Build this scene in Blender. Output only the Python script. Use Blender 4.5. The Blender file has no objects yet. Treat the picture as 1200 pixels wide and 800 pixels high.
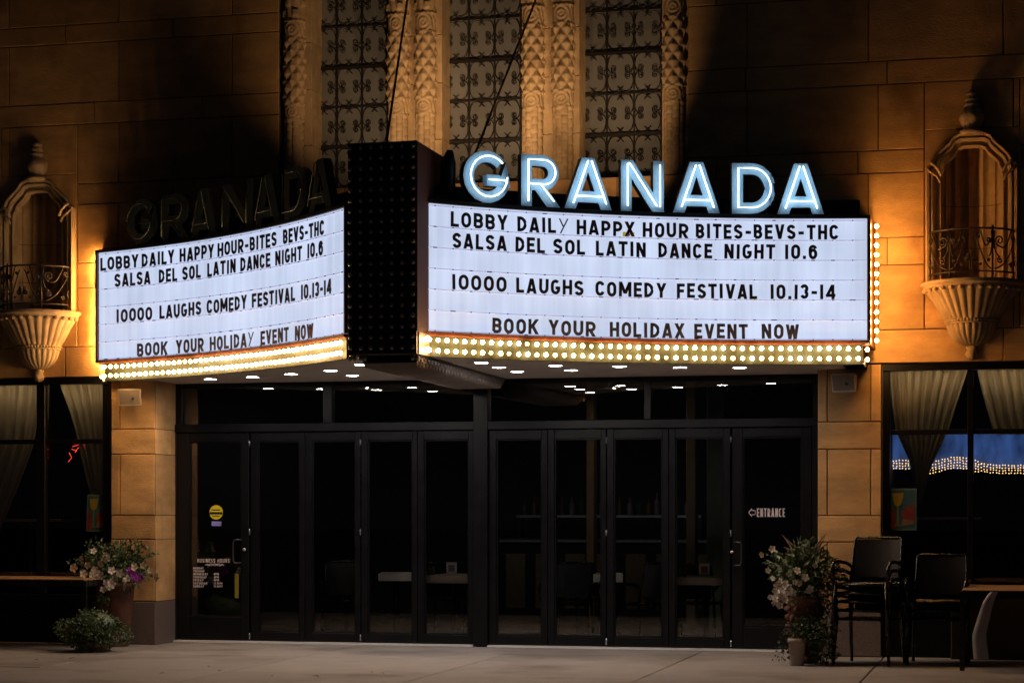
import bpy, bmesh, math, random
import numpy as np
from mathutils import Vector, Matrix
random.seed(7)
PI = math.pi
SC = bpy.context.scene
COL = SC.collection

# ------------------------------------------------------------------ camera
F, HOR, VPX = 2400.0, 597.0, 9650.0       # focal length in pixels of the 1200 px wide photo, horizon row
TH = math.atan(F / VPX)
CS, SN = math.cos(TH), math.sin(TH)
EYE = 1.5
D = F / (154 / 1.5) * (CS + (210 - 600) / F * SN)    # distance camera - door plane (y = 0)
cam = bpy.data.cameras.new('camera')
cam.sensor_width = 36.0
cam.lens = F / 1200 * 36.0
cam.shift_y = (HOR - 400) / 1200
cam.clip_end = 500
cam_o = bpy.data.objects.new('camera', cam)
cam_o.location = (0, -D, EYE)
cam_o.rotation_euler = (PI / 2, 0, TH)
COL.objects.link(cam_o)
SC.camera = cam_o

# ------------------------------------------------------------------ world, lights, exposure
W = bpy.data.worlds.new('World'); SC.world = W; W.use_nodes = True
nt = W.node_tree; nt.nodes.clear()
wo = nt.nodes.new('ShaderNodeOutputWorld'); wb = nt.nodes.new('ShaderNodeBackground')
wb.inputs[0].default_value = (.55, .62, 1.0, 1); wb.inputs[1].default_value = .008   # night sky over a city
nt.links.new(wb.outputs[0], wo.inputs[0])
SC.view_settings.view_transform = 'Standard'; SC.view_settings.look = 'None'
SC.view_settings.exposure = 0; SC.view_settings.gamma = 1
SC.cycles.use_denoising = True
SC.cycles.max_bounces = 8; SC.cycles.transparent_max_bounces = 16
SC.cycles.use_adaptive_sampling = False
SC.cycles.caustics_reflective = False; SC.cycles.caustics_refractive = False
SC.cycles.sample_clamp_indirect = 4

def lamp(name, kind, loc, target, energy, color, size=.1, spot=None, blend=.6, label=None):
    l = bpy.data.lights.new(name, kind); l.energy = energy; l.color = color
    if kind == 'SPOT':
        l.spot_size = spot; l.spot_blend = blend; l.shadow_soft_size = size
    elif kind == 'AREA':
        l.size = size
    else:
        l.shadow_soft_size = size
    o = bpy.data.objects.new(name, l); o.location = loc
    if target is not None:
        o.rotation_euler = (Vector(target) - Vector(loc)).to_track_quat('-Z', 'Y').to_euler()
    COL.objects.link(o); return o

# ------------------------------------------------------------------ photo pixel -> point on a real plane
def T(px, Y): return (Y + D) / (CS + (px - 600) / F * SN)
def WX(px, Y): return T(px, Y) * (-SN + (px - 600) / F * CS)
def WZ(px, py, Y): return EYE + T(px, Y) * (HOR - py) / F
def onZ(px, py, Z):
    t = (Z - EYE) * F / (HOR - py); u = (px - 600) / F
    return t * (-SN + u * CS), -D + t * (CS + u * SN)
def PX(X, Y):
    f = -X * SN + (Y + D) * CS; r = X * CS + (Y + D) * SN
    return 600 + F * r / f
WF = -0.6          # front face of the stone wall; the doors stand at y = 0

# ------------------------------------------------------------------ materials
def mat(name, base=(.5, .5, .5), rough=.6, metal=0, spec=.5, noise=0, nscale=6, bump=0, bscale=40, emit=None, estr=0,
        stretch=(1, 1, 1), noise2=None, coat=0, dirt=None):
    m = bpy.data.materials.new(name); m.use_nodes = True
    n = m.node_tree.nodes; L = m.node_tree.links; b = n['Principled BSDF']
    b.inputs['Base Color'].default_value = (*base, 1); b.inputs['Roughness'].default_value = rough
    b.inputs['Metallic'].default_value = metal; b.inputs['Specular IOR Level'].default_value = spec
    if coat: b.inputs['Coat Weight'].default_value = coat; b.inputs['Coat Roughness'].default_value = .15
    tc = n.new('ShaderNodeTexCoord'); geo = n.new('ShaderNodeNewGeometry')
    mp = n.new('ShaderNodeMapping'); mp.inputs['Scale'].default_value = stretch
    L.new(geo.outputs['Position'], mp.inputs['Vector'])
    if noise:
        t = n.new('ShaderNodeTexNoise'); t.inputs['Scale'].default_value = nscale; t.inputs['Detail'].default_value = 7
        t.inputs['Roughness'].default_value = .65
        L.new(mp.outputs[0], t.inputs['Vector'])
        r = n.new('ShaderNodeMapRange'); r.inputs[1].default_value = .3; r.inputs[2].default_value = .7
        r.inputs[3].default_value = 1 - noise; r.inputs[4].default_value = 1 + noise * .7
        L.new(t.outputs[0], r.inputs[0])
        oi = n.new('ShaderNodeObjectInfo'); mr = n.new('ShaderNodeMapRange')
        mr.inputs[3].default_value = 1 - noise * .6; mr.inputs[4].default_value = 1 + noise * .6
        L.new(oi.outputs['Random'], mr.inputs[0])
        mm = n.new('ShaderNodeMath'); mm.operation = 'MULTIPLY'; L.new(r.outputs[0], mm.inputs[0]); L.new(mr.outputs[0], mm.inputs[1])
        vm = n.new('ShaderNodeVectorMath'); vm.operation = 'SCALE'; vm.inputs[0].default_value = base
        L.new(mm.outputs[0], vm.inputs['Scale'])
        out = vm.outputs[0]
        if dirt:
            t2 = n.new('ShaderNodeTexNoise'); t2.inputs['Scale'].default_value = dirt[1]; t2.inputs['Detail'].default_value = 9
            mp2 = n.new('ShaderNodeMapping'); mp2.inputs['Scale'].default_value = dirt[2]; mp2.inputs['Location'].default_value = (3, 5, 9)
            L.new(geo.outputs['Position'], mp2.inputs['Vector']); L.new(mp2.outputs[0], t2.inputs['Vector'])
            r2 = n.new('ShaderNodeMapRange'); r2.inputs[1].default_value = .52; r2.inputs[2].default_value = .68
            r2.inputs[3].default_value = 0; r2.inputs[4].default_value = dirt[3]
            L.new(t2.outputs[0], r2.inputs[0])
            mx = n.new('ShaderNodeMix'); mx.data_type = 'RGBA'; L.new(r2.outputs[0], mx.inputs['Factor'])
            L.new(out, mx.inputs[6]); mx.inputs[7].default_value = (*dirt[0], 1); out = mx.outputs[2]
        L.new(out, b.inputs['Base Color'])
        rr = n.new('ShaderNodeMapRange'); rr.inputs[3].default_value = max(.02, rough - .12); rr.inputs[4].default_value = min(1, rough + .12)
        L.new(t.outputs[0], rr.inputs[0]); L.new(rr.outputs[0], b.inputs['Roughness'])
    if bump:
        t = n.new('ShaderNodeTexNoise'); t.inputs['Scale'].default_value = bscale; t.inputs['Detail'].default_value = 8
        L.new(mp.outputs[0], t.inputs['Vector'])
        bp = n.new('ShaderNodeBump'); bp.inputs['Strength'].default_value = bump; bp.inputs['Distance'].default_value = .02
        L.new(t.outputs[0], bp.inputs['Height']); L.new(bp.outputs[0], b.inputs['Normal'])
    if emit:
        b.inputs['Emission Color'].default_value = (*emit, 1); b.inputs['Emission Strength'].default_value = estr
    return m

def glass_mat(name, tint=(.75, .8, .8), gloss=1.0, rough=.0, film=0.0):
    m = bpy.data.materials.new(name); m.use_nodes = True
    n = m.node_tree.nodes; L = m.node_tree.links; n.clear()
    o = n.new('ShaderNodeOutputMaterial'); tr = n.new('ShaderNodeBsdfTransparent'); tr.inputs[0].default_value = (*tint, 1)
    gl = n.new('ShaderNodeBsdfGlossy'); gl.inputs['Roughness'].default_value = rough; gl.inputs[0].default_value = (gloss, gloss, gloss, 1)
    fr = n.new('ShaderNodeFresnel'); fr.inputs[0].default_value = 1.6
    mx = n.new('ShaderNodeMixShader'); L.new(fr.outputs[0], mx.inputs[0]); L.new(tr.outputs[0], mx.inputs[1]); L.new(gl.outputs[0], mx.inputs[2])
    L.new(mx.outputs[0], o.inputs[0]); return m

M = {}
M['stone'] = mat('sandstone', (.55, .325, .135), .75, noise=.30, nscale=3.5, bump=.35, bscale=55, stretch=(.6, .6, 1.6), dirt=((.20, .10, .04), 2.2, (1, 1, .6), .6))
M['stone_carved'] = mat('carved_stone', (.50, .36, .21), .75, noise=.2, nscale=9, bump=.3, bscale=70, dirt=((.18, .10, .05), 5, (1, 1, .5), .4))
M['mortar'] = mat('mortar', (.10, .06, .035), .9, noise=.2)
M['granite'] = mat('granite', (.17, .13, .12), .45, noise=.35, nscale=60, bump=.1, bscale=120)
M['concrete'] = mat('concrete', (.27, .245, .23), .8, noise=.13, nscale=2.5, bump=.25, bscale=60, dirt=((.13, .105, .09), .9, (1, 1, 1), .75))
M['asphalt'] = mat('asphalt', (.05, .05, .05), .85, noise=.3, nscale=30, bump=.4)
M['ground'] = mat('ground', (.06, .06, .055), .9, noise=.3)
M['black_frame'] = mat('black_frame', (.005, .005, .0068), .35, noise=.25, nscale=8, spec=.3)
M['black'] = mat('black_paint', (.010, .010, .013), .5, noise=.25, nscale=6, bump=.08)
M['tower_black'] = mat('tower_black', (.020, .010, .011), .45, noise=.3, nscale=8, bump=.1)
M['maroon'] = mat('maroon_metal', (.035, .007, .006), .7, noise=.3, nscale=5, spec=.15)
M['brown_trim'] = mat('brown_trim', (.075, .028, .02), .4, noise=.2)
M['cream'] = mat('cream_enamel', (.016, .0205, .0155), .6, spec=.12, noise=.12, nscale=9, bump=.06, bscale=18)
M['orange'] = mat('orange_enamel', (.16, .04, .015), .4, noise=.1)
M['soffit'] = mat('soffit_plaster', (.72, .69, .68), .55, noise=.14, nscale=3, bump=.06, bscale=12)
M['ribbed'] = mat('ribbed_metal', (.26, .23, .22), .35, metal=.3, noise=.2, nscale=12)
M['aluminium'] = mat('aluminium', (.62, .60, .58), .35, metal=.7, noise=.15)
M['letter_black'] = mat('letter_black', (.045, .04, .07), .4, noise=.3, nscale=20)
M['letter_maroon'] = mat('letter_maroon', (.05, .012, .035), .4)
M['blue_enamel'] = mat('blue_enamel', (.58, .82, 1.0), .45, noise=.1, nscale=9)
M['unlit_enamel'] = mat('unlit_enamel', (.08, .115, .11), .45, noise=.2, nscale=9)  # darker copy of the letter enamel, for faces without neon light
M['letter_side'] = mat('letter_side', (.02, .025, .03), .5)
M['unlit_tube'] = mat('unlit_tube', (.07, .09, .09), .3)
M['neon'] = mat('neon_tube', (1, 1, 1), .3, emit=(.55, .80, 1.0), estr=4.2)
M['red_neon'] = mat('red_neon', (.8, .1, .05), .3, emit=(1, .06, .03), estr=1.6)
M['bulb'] = mat('lit_bulb', (1, .8, .5), .3, emit=(1, .56, .20), estr=105)
M['bulb_side'] = mat('lit_side_bulb', (1, .8, .5), .3, emit=(1, .48, .12), estr=250)
M['bulb_dim'] = mat('dim_bulb', (1, .8, .5), .3, emit=(1, .60, .26), estr=3)
M['bulb_off'] = mat('unlit_bulb', (.27, .25, .24), .12, spec=.8, coat=.5)
M['socket'] = mat('bulb_socket', (.25, .17, .07), .4, metal=.6)
M['downlight'] = mat('downlight_lens', (1, 1, 1), .3, emit=(1, .90, .85), estr=135)
M['pendant'] = mat('fill_pendant_bulb', (1, .9, .7), .3, emit=(1, .75, .45), estr=120)  # glow of the added pendants
M['strip'] = mat('curtain_fill_lens', (1, .9, .7), .3, emit=(1, .74, .45), estr=10)  # glow of the strips added for the curtains
M['brown_rod'] = mat('rusty_rod', (.09, .045, .03), .6, noise=.3, nscale=12)
M['white_trim'] = mat('white_trim', (.8, .78, .75), .5)
M['rail'] = mat('letter_rail', (.62, .62, .80), .3, emit=(.58, .62, .92), estr=.55)  # emission puts the board's glow into the rails
M['clip'] = mat('rail_clip', (.10, .10, .22), .5)
M['iron'] = mat('wrought_iron', (.016, .013, .012), .5, noise=.3, nscale=30, bump=.1)
M['iron_pale'] = mat('weathered_iron', (.22, .15, .10), .55, noise=.3, nscale=30, bump=.2)
M['frosted'] = mat('frosted_glass', (.165, .17, .175), .55, noise=.16, nscale=2, bump=.05, bscale=8, spec=.3)
M['curtain'] = mat('curtain_fabric', (.62, .53, .37), .9, noise=.1, nscale=7, bump=.1, bscale=200, spec=.1)
M['speaker'] = mat('speaker_beige', (.42, .36, .30), .5, noise=.1)
M['grille_cloth'] = mat('speaker_grille', (.20, .16, .13), .7, noise=.2, nscale=60, bump=.3, bscale=300)
M['terracotta'] = mat('terracotta', (.19, .075, .045), .75, noise=.35, nscale=9, bump=.3, bscale=25, dirt=((.05, .03, .025), 6, (1, 1, 1), .7))
M['pot_cream'] = mat('cream_pot', (.42, .35, .28), .7, noise=.25, nscale=8, bump=.1)
M['soil'] = mat('soil', (.03, .02, .014), .95, noise=.4, bump=.6)
M['leaf'] = mat('leaf_green', (.075, .125, .045), .5, noise=.5, nscale=22)
M['leaf_dark'] = mat('boxwood_leaf', (.05, .085, .035), .5, noise=.5, nscale=25)
M['leaf_pale'] = mat('pale_leaf', (.16, .20, .13), .5, noise=.4, nscale=25)
M['leaf_purple'] = mat('grass_purple', (.14, .085, .06), .6, noise=.4, nscale=20)
M['petal_white'] = mat('petal_white', (.82, .76, .70), .6, noise=.1)
M['petal_yellow'] = mat('flower_eye', (.5, .3, .05), .6)
M['petal_purple'] = mat('petal_purple', (.42, .05, .55), .6, noise=.2)
M['twig'] = mat('stem', (.09, .06, .03), .8)
M['chair_black'] = mat('chair_metal', (.006, .0055, .006), .28, noise=.25, nscale=15, spec=.6)
M['chair_sling'] = mat('chair_sling', (.007, .0065, .008), .4, spec=.22, noise=.2, nscale=30, bump=.1, bscale=300)
M['teak'] = mat('teak_slat', (.34, .19, .085), .5, noise=.35, nscale=9, stretch=(1, 8, 8), bump=.15)
M['brown_cloth'] = mat('brown_panel', (.15, .10, .055), .8, noise=.25, nscale=5, bump=.2)
M['ribbon'] = mat('ribbon', (.45, .42, .42), .6, noise=.2)
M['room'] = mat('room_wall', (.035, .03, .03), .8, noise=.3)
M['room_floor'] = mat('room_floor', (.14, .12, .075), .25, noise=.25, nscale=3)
M['tan_post'] = mat('tan_post', (.30, .22, .12), .7, noise=.2)
M['green_post'] = mat('green_post', (.16, .19, .13), .7, noise=.2)
M['table_white'] = mat('table_edge', (.92, .86, .76), .6, noise=.1)
M['card'] = mat('menu_card', (.88, .84, .90), .6)
M['card_grey'] = mat('card_grey', (.22, .20, .26), .6)
M['yellow'] = mat('yellow_print', (.75, .62, .03), .5)
M['scrap'] = mat('backlit_yellow_glow', (.7, .6, .05), .5, emit=(.42, .33, .05), estr=.8)  # emission stands in for board light coming through the scraps
M['lavender'] = mat('lavender_print', (.30, .28, .75), .5)
M['white_print'] = mat('white_print', (.70, .62, .64), .6)
M['bluegrey'] = mat('steel', (.3, .34, .36), .3, metal=.8)
M['handle'] = mat('dark_handle', (.05, .05, .055), .35, metal=.6)
M['stile_yellow'] = mat('faded_yellow', (.22, .17, .015), .6)
M['mirror_blue'] = mat('lit_blue_panel', (.1, .15, .3), .4, noise=.0)
M['leaf_dry'] = mat('dry_leaf', (.30, .14, .05), .8, noise=.4, nscale=30)
M['wicker'] = mat('bar_front', (.20, .16, .09), .7, noise=.3, nscale=14)
for nme, c in (('bottle_green', (.03, .10, .05)), ('bottle_amber', (.22, .10, .02)), ('bottle_clear', (.3, .33, .33))):
    M[nme] = mat(nme, c, .1, spec=.8)
M['door_glass'] = glass_mat('door_glass', (.93, .93, .93))
M['window_glass'] = glass_mat('window_glass', (.92, .93, .92))
# lit letter-board face: fluorescent tubes behind opal plastic, slightly uneven
def panel_mat():
    m = bpy.data.materials.new('lit_opal_panel'); m.use_nodes = True
    n = m.node_tree.nodes; L = m.node_tree.links; b = n['Principled BSDF']
    b.inputs['Base Color'].default_value = (.22, .22, .25, 1); b.inputs['Roughness'].default_value = .35
    geo = n.new('ShaderNodeNewGeometry')
    mp = n.new('ShaderNodeMapping'); mp.inputs['Scale'].default_value = (5, 5, .25); L.new(geo.outputs['Position'], mp.inputs[0])
    t = n.new('ShaderNodeTexNoise'); t.inputs['Scale'].default_value = 2.2; t.inputs['Detail'].default_value = 4; L.new(mp.outputs[0], t.inputs['Vector'])
    t2 = n.new('ShaderNodeTexNoise'); t2.inputs['Scale'].default_value = 1.6; t2.inputs['Detail'].default_value = 2; L.new(geo.outputs['Position'], t2.inputs['Vector'])
    a = n.new('ShaderNodeMath'); a.operation = 'ADD'; L.new(t.outputs[0], a.inputs[0]); L.new(t2.outputs[0], a.inputs[1])
    r = n.new('ShaderNodeMapRange'); r.inputs[1].default_value = .7; r.inputs[2].default_value = 1.3; r.inputs[3].default_value = .82; r.inputs[4].default_value = 1.08
    L.new(a.outputs[0], r.inputs[0]); L.new(r.outputs[0], b.inputs['Emission Strength'])
    b.inputs['Emission Color'].default_value = (.595, .685, .90, 1)
    return m
M['panel'] = panel_mat()
def blue_glow():  # reflected blue light put into an emissive colour
    m = bpy.data.materials.new('blue_reflection_glow'); m.use_nodes = True
    n = m.node_tree.nodes; L = m.node_tree.links; b = n['Principled BSDF']
    geo = n.new('ShaderNodeNewGeometry'); t = n.new('ShaderNodeTexNoise'); t.inputs['Scale'].default_value = 5; t.inputs['Detail'].default_value = 6
    mp = n.new('ShaderNodeMapping'); mp.inputs['Scale'].default_value = (1.2, 1, .5); L.new(geo.outputs['Position'], mp.inputs[0]); L.new(mp.outputs[0], t.inputs['Vector'])
    r = n.new('ShaderNodeMapRange'); r.inputs[1].default_value = .3; r.inputs[2].default_value = .7; r.inputs[3].default_value = .05; r.inputs[4].default_value = .30
    L.new(t.outputs[0], r.inputs[0]); L.new(r.outputs[0], b.inputs['Emission Strength']); b.inputs['Emission Color'].default_value = (.14, .32, 1, 1)
    b.inputs['Base Color'].default_value = (.05, .08, .2, 1); return m
M['blue_glow'] = blue_glow()

# ------------------------------------------------------------------ mesh builder
class MB:
    def __init__(s): s.v = []; s.f = []; s.m = []; s.cur = 0; s.sm = []; s.smooth = False
    def face(s, idx): s.f.append(tuple(idx)); s.m.append(s.cur); s.sm.append(s.smooth)
    def add(s, pts): b = len(s.v); s.v += [tuple(p) for p in pts]; return b
    def box(s, a, b, ch=0):
        x0, x1 = sorted((a[0], b[0])); y0, y1 = sorted((a[1], b[1])); z0, z1 = sorted((a[2], b[2]))
        if ch:   # chamfer on the front (-y) face
            i = s.add([(x0, y1, z0), (x1, y1, z0), (x1, y1, z1), (x0, y1, z1),
                       (x0, y0 + ch, z0), (x1, y0 + ch, z0), (x1, y0 + ch, z1), (x0, y0 + ch, z1),
                       (x0 + ch, y0, z0 + ch), (x1 - ch, y0, z0 + ch), (x1 - ch, y0, z1 - ch), (x0 + ch, y0, z1 - ch)])
            s.face((i, i + 3, i + 2, i + 1)); s.face((i + 8, i + 9, i + 10, i + 11))
            for k in range(4):
                l = (k + 1) % 4
                s.face((i + k, i + l, i + 4 + l, i + 4 + k)); s.face((i + 4 + k, i + 4 + l, i + 8 + l, i + 8 + k))
            return s
        i = s.add([(x0, y0, z0), (x1, y0, z0), (x1, y1, z0), (x0, y1, z0), (x0, y0, z1), (x1, y0, z1), (x1, y1, z1), (x0, y1, z1)])
        for q in ((0, 3, 2, 1), (4, 5, 6, 7), (0, 1, 5, 4), (1, 2, 6, 5), (2, 3, 7, 6), (3, 0, 4, 7)): s.face([i + k for k in q])
        return s
    def obox(s, c, ax, ay, az):      # oriented box, half-axes
        c, ax, ay, az = map(Vector, (c, ax, ay, az)); P = []
        for dz in (-1, 1):
            for dx, dy in ((-1, -1), (1, -1), (1, 1), (-1, 1)): P.append(c + ax * dx + ay * dy + az * dz)
        i = s.add(P)
        for q in ((0, 3, 2, 1), (4, 5, 6, 7), (0, 1, 5, 4), (1, 2, 6, 5), (2, 3, 7, 6), (3, 0, 4, 7)): s.face([i + k for k in q])
        return s
    def bar(s, a, b, w, d=None, up=(0, 0, 1)):
        a, b = Vector(a), Vector(b); d = d or w; ax = (b - a)
        x = ax.normalized(); u = Vector(up)
        if abs(x.dot(u)) > .95: u = Vector((0, 1, 0))
        y = x.cross(u).normalized(); z = y.cross(x)
        return s.obox((a + b) / 2, ax / 2, y * w / 2, z * d / 2)
    def prism(s, poly, y0, y1):      # polygon in x,z pushed along y; y0 = front
        n = len(poly); i = s.add([(p[0], y0, p[1]) for p in poly]); j = s.add([(p[0], y1, p[1]) for p in poly])
        s.face(range(i, i + n)); s.face(range(j + n - 1, j - 1, -1))
        for k in range(n): l = (k + 1) % n; s.face((i + l, i + k, j + k, j + l))
        return s
    def vprism(s, poly, z0, z1):     # polygon in x,y pushed along z
        n = len(poly); i = s.add([(p[0], p[1], z0) for p in poly]); j = s.add([(p[0], p[1], z1) for p in poly])
        s.face(range(i + n - 1, i - 1, -1)); s.face(range(j, j + n))
        for k in range(n): l = (k + 1) % n; s.face((i + k, i + l, j + l, j + k))
        return s
    def tube(s, pts, r, n=6, cap=True, closed=False, smooth=True):
        P = [Vector(p) for p in pts]; m = len(P); old = s.smooth; s.smooth = smooth
        rr = r if isinstance(r, (list, tuple)) else [r] * m
        up = None; rings = []
        for k in range(m):
            if closed: t = P[(k + 1) % m] - P[k - 1]
            else: t = P[min(k + 1, m - 1)] - P[max(k - 1, 0)]
            if t.length < 1e-9: t = Vector((0, 0, 1))
            t.normalize()
            if up is None:
                a = Vector((0, 1, 0)) if abs(t.y) < .9 else Vector((1, 0, 0)); up = (a - t * a.dot(t)).normalized()
            else:
                up = up - t * up.dot(t)
                up = up.normalized() if up.length > 1e-6 else t.orthogonal().normalized()
            b = t.cross(up)
            rings.append(s.add([P[k] + (up * math.cos(2 * PI * q / n) + b * math.sin(2 * PI * q / n)) * rr[k] for q in range(n)]))
        R = m if closed else m - 1
        for k in range(R):
            a, b2 = rings[k], rings[(k + 1) % m]
            for q in range(n): p = (q + 1) % n; s.face((a + q, a + p, b2 + p, b2 + q))
        if cap and not closed:
            s.face([rings[0] + q for q in range(n - 1, -1, -1)]); s.face([rings[-1] + q for q in range(n)])
        s.smooth = old; return s
    def grid(s, fn, nu, nv, smooth=True, flip=False):
        old = s.smooth; s.smooth = smooth
        i = s.add([fn(a / nu, b / nv) for b in range(nv + 1) for a in range(nu + 1)])
        for b in range(nv):
            for a in range(nu):
                q = (i + b * (nu + 1) + a, i + b * (nu + 1) + a + 1, i + (b + 1) * (nu + 1) + a + 1, i + (b + 1) * (nu + 1) + a)
                s.face(q[::-1] if flip else q)
        s.smooth = old; return s
    def lathe(s, prof, n=16, c=(0, 0, 0), a0=0, a1=2 * PI, fn=None):
        def g(u, v):
            k = v * (len(prof) - 1); i = min(int(k), len(prof) - 2); f = k - i
            r = prof[i][0] * (1 - f) + prof[i + 1][0] * f; z = prof[i][1] * (1 - f) + prof[i + 1][1] * f
            a = a0 + (a1 - a0) * u
            if fn: r = fn(r, a, z)
            return (c[0] + r * math.cos(a), c[1] + r * math.sin(a), c[2] + z)
        return s.grid(g, n, len(prof) - 1)
    def ball(s, c, r, nu=8, nv=5, sc=(1, 1, 1)):
        def g(u, v):
            a, b = 2 * PI * u, PI * (v - .5)
            return (c[0] + r * sc[0] * math.cos(a) * math.cos(b), c[1] + r * sc[1] * math.sin(a) * math.cos(b), c[2] + r * sc[2] * math.sin(b))
        return s.grid(g, nu, nv)
    def mesh(s, name, mats):
        me = bpy.data.meshes.new(name); me.from_pydata(s.v, [], s.f)
        for m in (mats if isinstance(mats, (list, tuple)) else [mats]): me.materials.append(m)
        me.polygons.foreach_set('material_index', s.m); me.polygons.foreach_set('use_smooth', s.sm)
        me.update(); return me
    def build(s, name, mats, parent=None, loc=(0, 0, 0), rz=0):
        return obj(name, s.mesh(name, mats), parent, loc, rz)

def obj(name, me, parent=None, loc=(0, 0, 0), rz=0, rot=None):
    o = bpy.data.objects.new(name, me); COL.objects.link(o)
    o.location = loc; o.rotation_euler = rot if rot else (0, 0, rz)
    if parent: o.parent = parent
    return o
def empty(name, loc=(0, 0, 0), rz=0): return obj(name, None, None, loc, rz)
def tag(o, label=None, cat=None, group=None, kind=None):
    if label: o['label'] = label
    if cat: o['category'] = cat
    if group: o['group'] = group
    if kind: o['kind'] = kind
    return o
def copy_tree(o, parent=None):
    c = o.copy(); COL.objects.link(c); c.parent = parent
    for ch in [x for x in SC.objects if x.parent == o]: copy_tree(ch, c)
    return c

# ------------------------------------------------------------------ lettering as strokes
def glyph(ch, w, t):
    """strokes of a character in a box w wide, 1 high; ('P', pts, closed) polylines, ('D', a, b) diagonals cut level"""
    x0, x1, y0, y1 = t / 2, w - t / 2, t / 2, 1 - t / 2; xm, ym = w / 2, .5
    def arc(cx, cy, rx, ry, a0, a1, n=7):
        return [(cx + rx * math.cos(math.radians(a0 + (a1 - a0) * k / n)), cy + ry * math.sin(math.radians(a0 + (a1 - a0) * k / n))) for k in range(n + 1)]
    rx = (x1 - x0) / 2; ry = min(rx * 1.15, (y1 - y0) / 2)
    O = arc(xm, y1 - ry, rx, ry, 0, 180, 10) + arc(xm, y0 + ry, rx, ry, 180, 360, 10)
    ext = t / 2
    bot, top = 0, 1
    P = lambda *p: ('P', list(p), False)
    if ch in 'O0': return [('P', O, True)]
    if ch == 'Q': return [('P', O, True), ('D', (xm, .25), (x1 + .03, 0))]
    if ch == 'C': return [('P', arc(xm, y1 - ry, rx, ry, 18, 180, 9) + arc(xm, y0 + ry, rx, ry, 180, 342, 9), False)]
    if ch == 'G': return [('P', arc(xm, y1 - ry, rx, ry, 42, 180, 9) + arc(xm, y0 + ry, rx, ry, 180, 360, 9) + [(x1, .44), (xm, .44)], False)]
    if ch == 'I' or ch == '1': return [P((xm, bot), (xm, top))]
    if ch == 'L': return [P((x0, top), (x0, y0), (w, y0))]
    if ch == 'T': return [P((0, y1), (w, y1)), P((xm, bot), (xm, y1))]
    if ch == 'E': return [P((w, y1), (x0, y1), (x0, y0), (w, y0)), P((x0, ym + .01), (w * .9, ym + .01))]
    if ch == 'F': return [P((w, y1), (x0, y1), (x0, bot)), P((x0, ym), (w * .9, ym))]
    if ch == 'H': return [P((x0, bot), (x0, top)), P((x1, bot), (x1, top)), P((x0, ym), (x1, ym))]
    if ch == 'U': return [('P', [(x0, top)] + arc(xm, y0 + ry, rx, ry, 180, 360, 10) + [(x1, top)], False)]
    if ch == 'J': return [('P', arc(xm, y0 + ry, rx, ry, 190, 360, 10) + [(x1, top)], False)]
    if ch == 'D':
        r = min(x1 - x0, ym - y0) * .95
        return [('P', [(x0, y0), (x1 - r, y0)] + arc(x1 - r, y0 + r * 1.1, r, r * 1.1, -90, 0, 6) + arc(x1 - r, y1 - r * 1.1, r, r * 1.1, 0, 90, 6) + [(x0, y1)], True)]
    if ch in 'PR':
        yb = .42; r = (y1 - yb) / 2; q = min(r, x1 - x0 - .02)
        b = [('P', [(x0, bot), (x0, y1), (x1 - q, y1)] + arc(x1 - q, (y1 + yb) / 2, q, r, 90, -90, 10) + [(x0, yb)], False)]
        if ch == 'R': b.append(('D', (x0 + (x1 - x0) * .42, yb), (x1, 0)))
        return b
    if ch == 'B':
        r1 = (y1 - ym) / 2; r2 = (ym - y0) / 2; q = min(r1, x1 - x0 - .02)
        return [('P', [(x0, y0), (x0, y1), (x1 - q - .02, y1)] + arc(x1 - q - .02, ym + r1, q, r1, 90, -90, 8) + [(x0, ym)], False),
                ('P', [(x0, ym), (x1 - q, ym)] + arc(x1 - q, y0 + r2, q, r2, 90, -90, 8) + [(x0, y0)], False)]
    if ch == 'S':
        r = (y1 - ym) / 2
        return [('P', arc(xm, y1 - r, rx, r, 15, 180, 8) + [(x0 + .02, ym + .1)] + [(x1 - .02, ym - .1)] + arc(xm, y0 + r, rx, r, 0, -165, 8), False)]
    if ch == 'A':
        k = .30
        return [('D', (x0, 0), (xm - t * .08, 1)), ('D', (x1, 0), (xm + t * .08, 1)), P((x0 + (xm - x0) * k, k - .06), (x1 - (x1 - xm) * k, k - .06))]
    if ch == 'V': return [('D', (x0, 1), (xm, 0)), ('D', (x1, 1), (xm, 0))]
    if ch == 'N': return [P((x0, bot), (x0, top)), P((x1, bot), (x1, top)), ('D', (x0, 1), (x1, 0))]
    if ch == 'M': return [P((x0, bot), (x0, top)), P((x1, bot), (x1, top)), ('D', (x0, 1), (xm, .2)), ('D', (x1, 1), (xm, .2))]
    if ch == 'W':
        return [('D', (x0, 1), (w * .3, 0)), ('D', (xm, .95), (w * .3, 0)), ('D', (xm, .95), (w * .7, 0)), ('D', (x1, 1), (w * .7, 0))]
    if ch == 'X': return [('D', (x0, 1), (x1, 0)), ('D', (x1, 1), (x0, 0))]
    if ch == 'Y': return [('D', (x0, 1), (xm, .42)), ('D', (x1, 1), (xm, .42)), P((xm, 0), (xm, .46))]
    if ch == 'y': return [('D', (w * .12, 1), (w * .5, .46)), ('D', (w * .97, 1), (w * .2, 0))]
    if ch == 'K': return [P((x0, bot), (x0, top)), ('D', (x1, 1), (x0 + t * .3, .38)), ('D', (x0 + (x1 - x0) * .35, .58), (x1, 0))]
    if ch == 'Z': return [P((0, y1), (x1, y1)), P((0, y0), (w, y0)), ('D', (x1, 1), (x0, 0))]
    if ch == '-': return [P((w * .08, .45), (w * .92, .45))]
    if ch == '.': return [P((xm, 0), (xm, t * 1.1))]
    if ch == ':': return [P((xm, 0), (xm, t * 1.1)), P((xm, .5), (xm, .5 + t * 1.1))]
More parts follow.
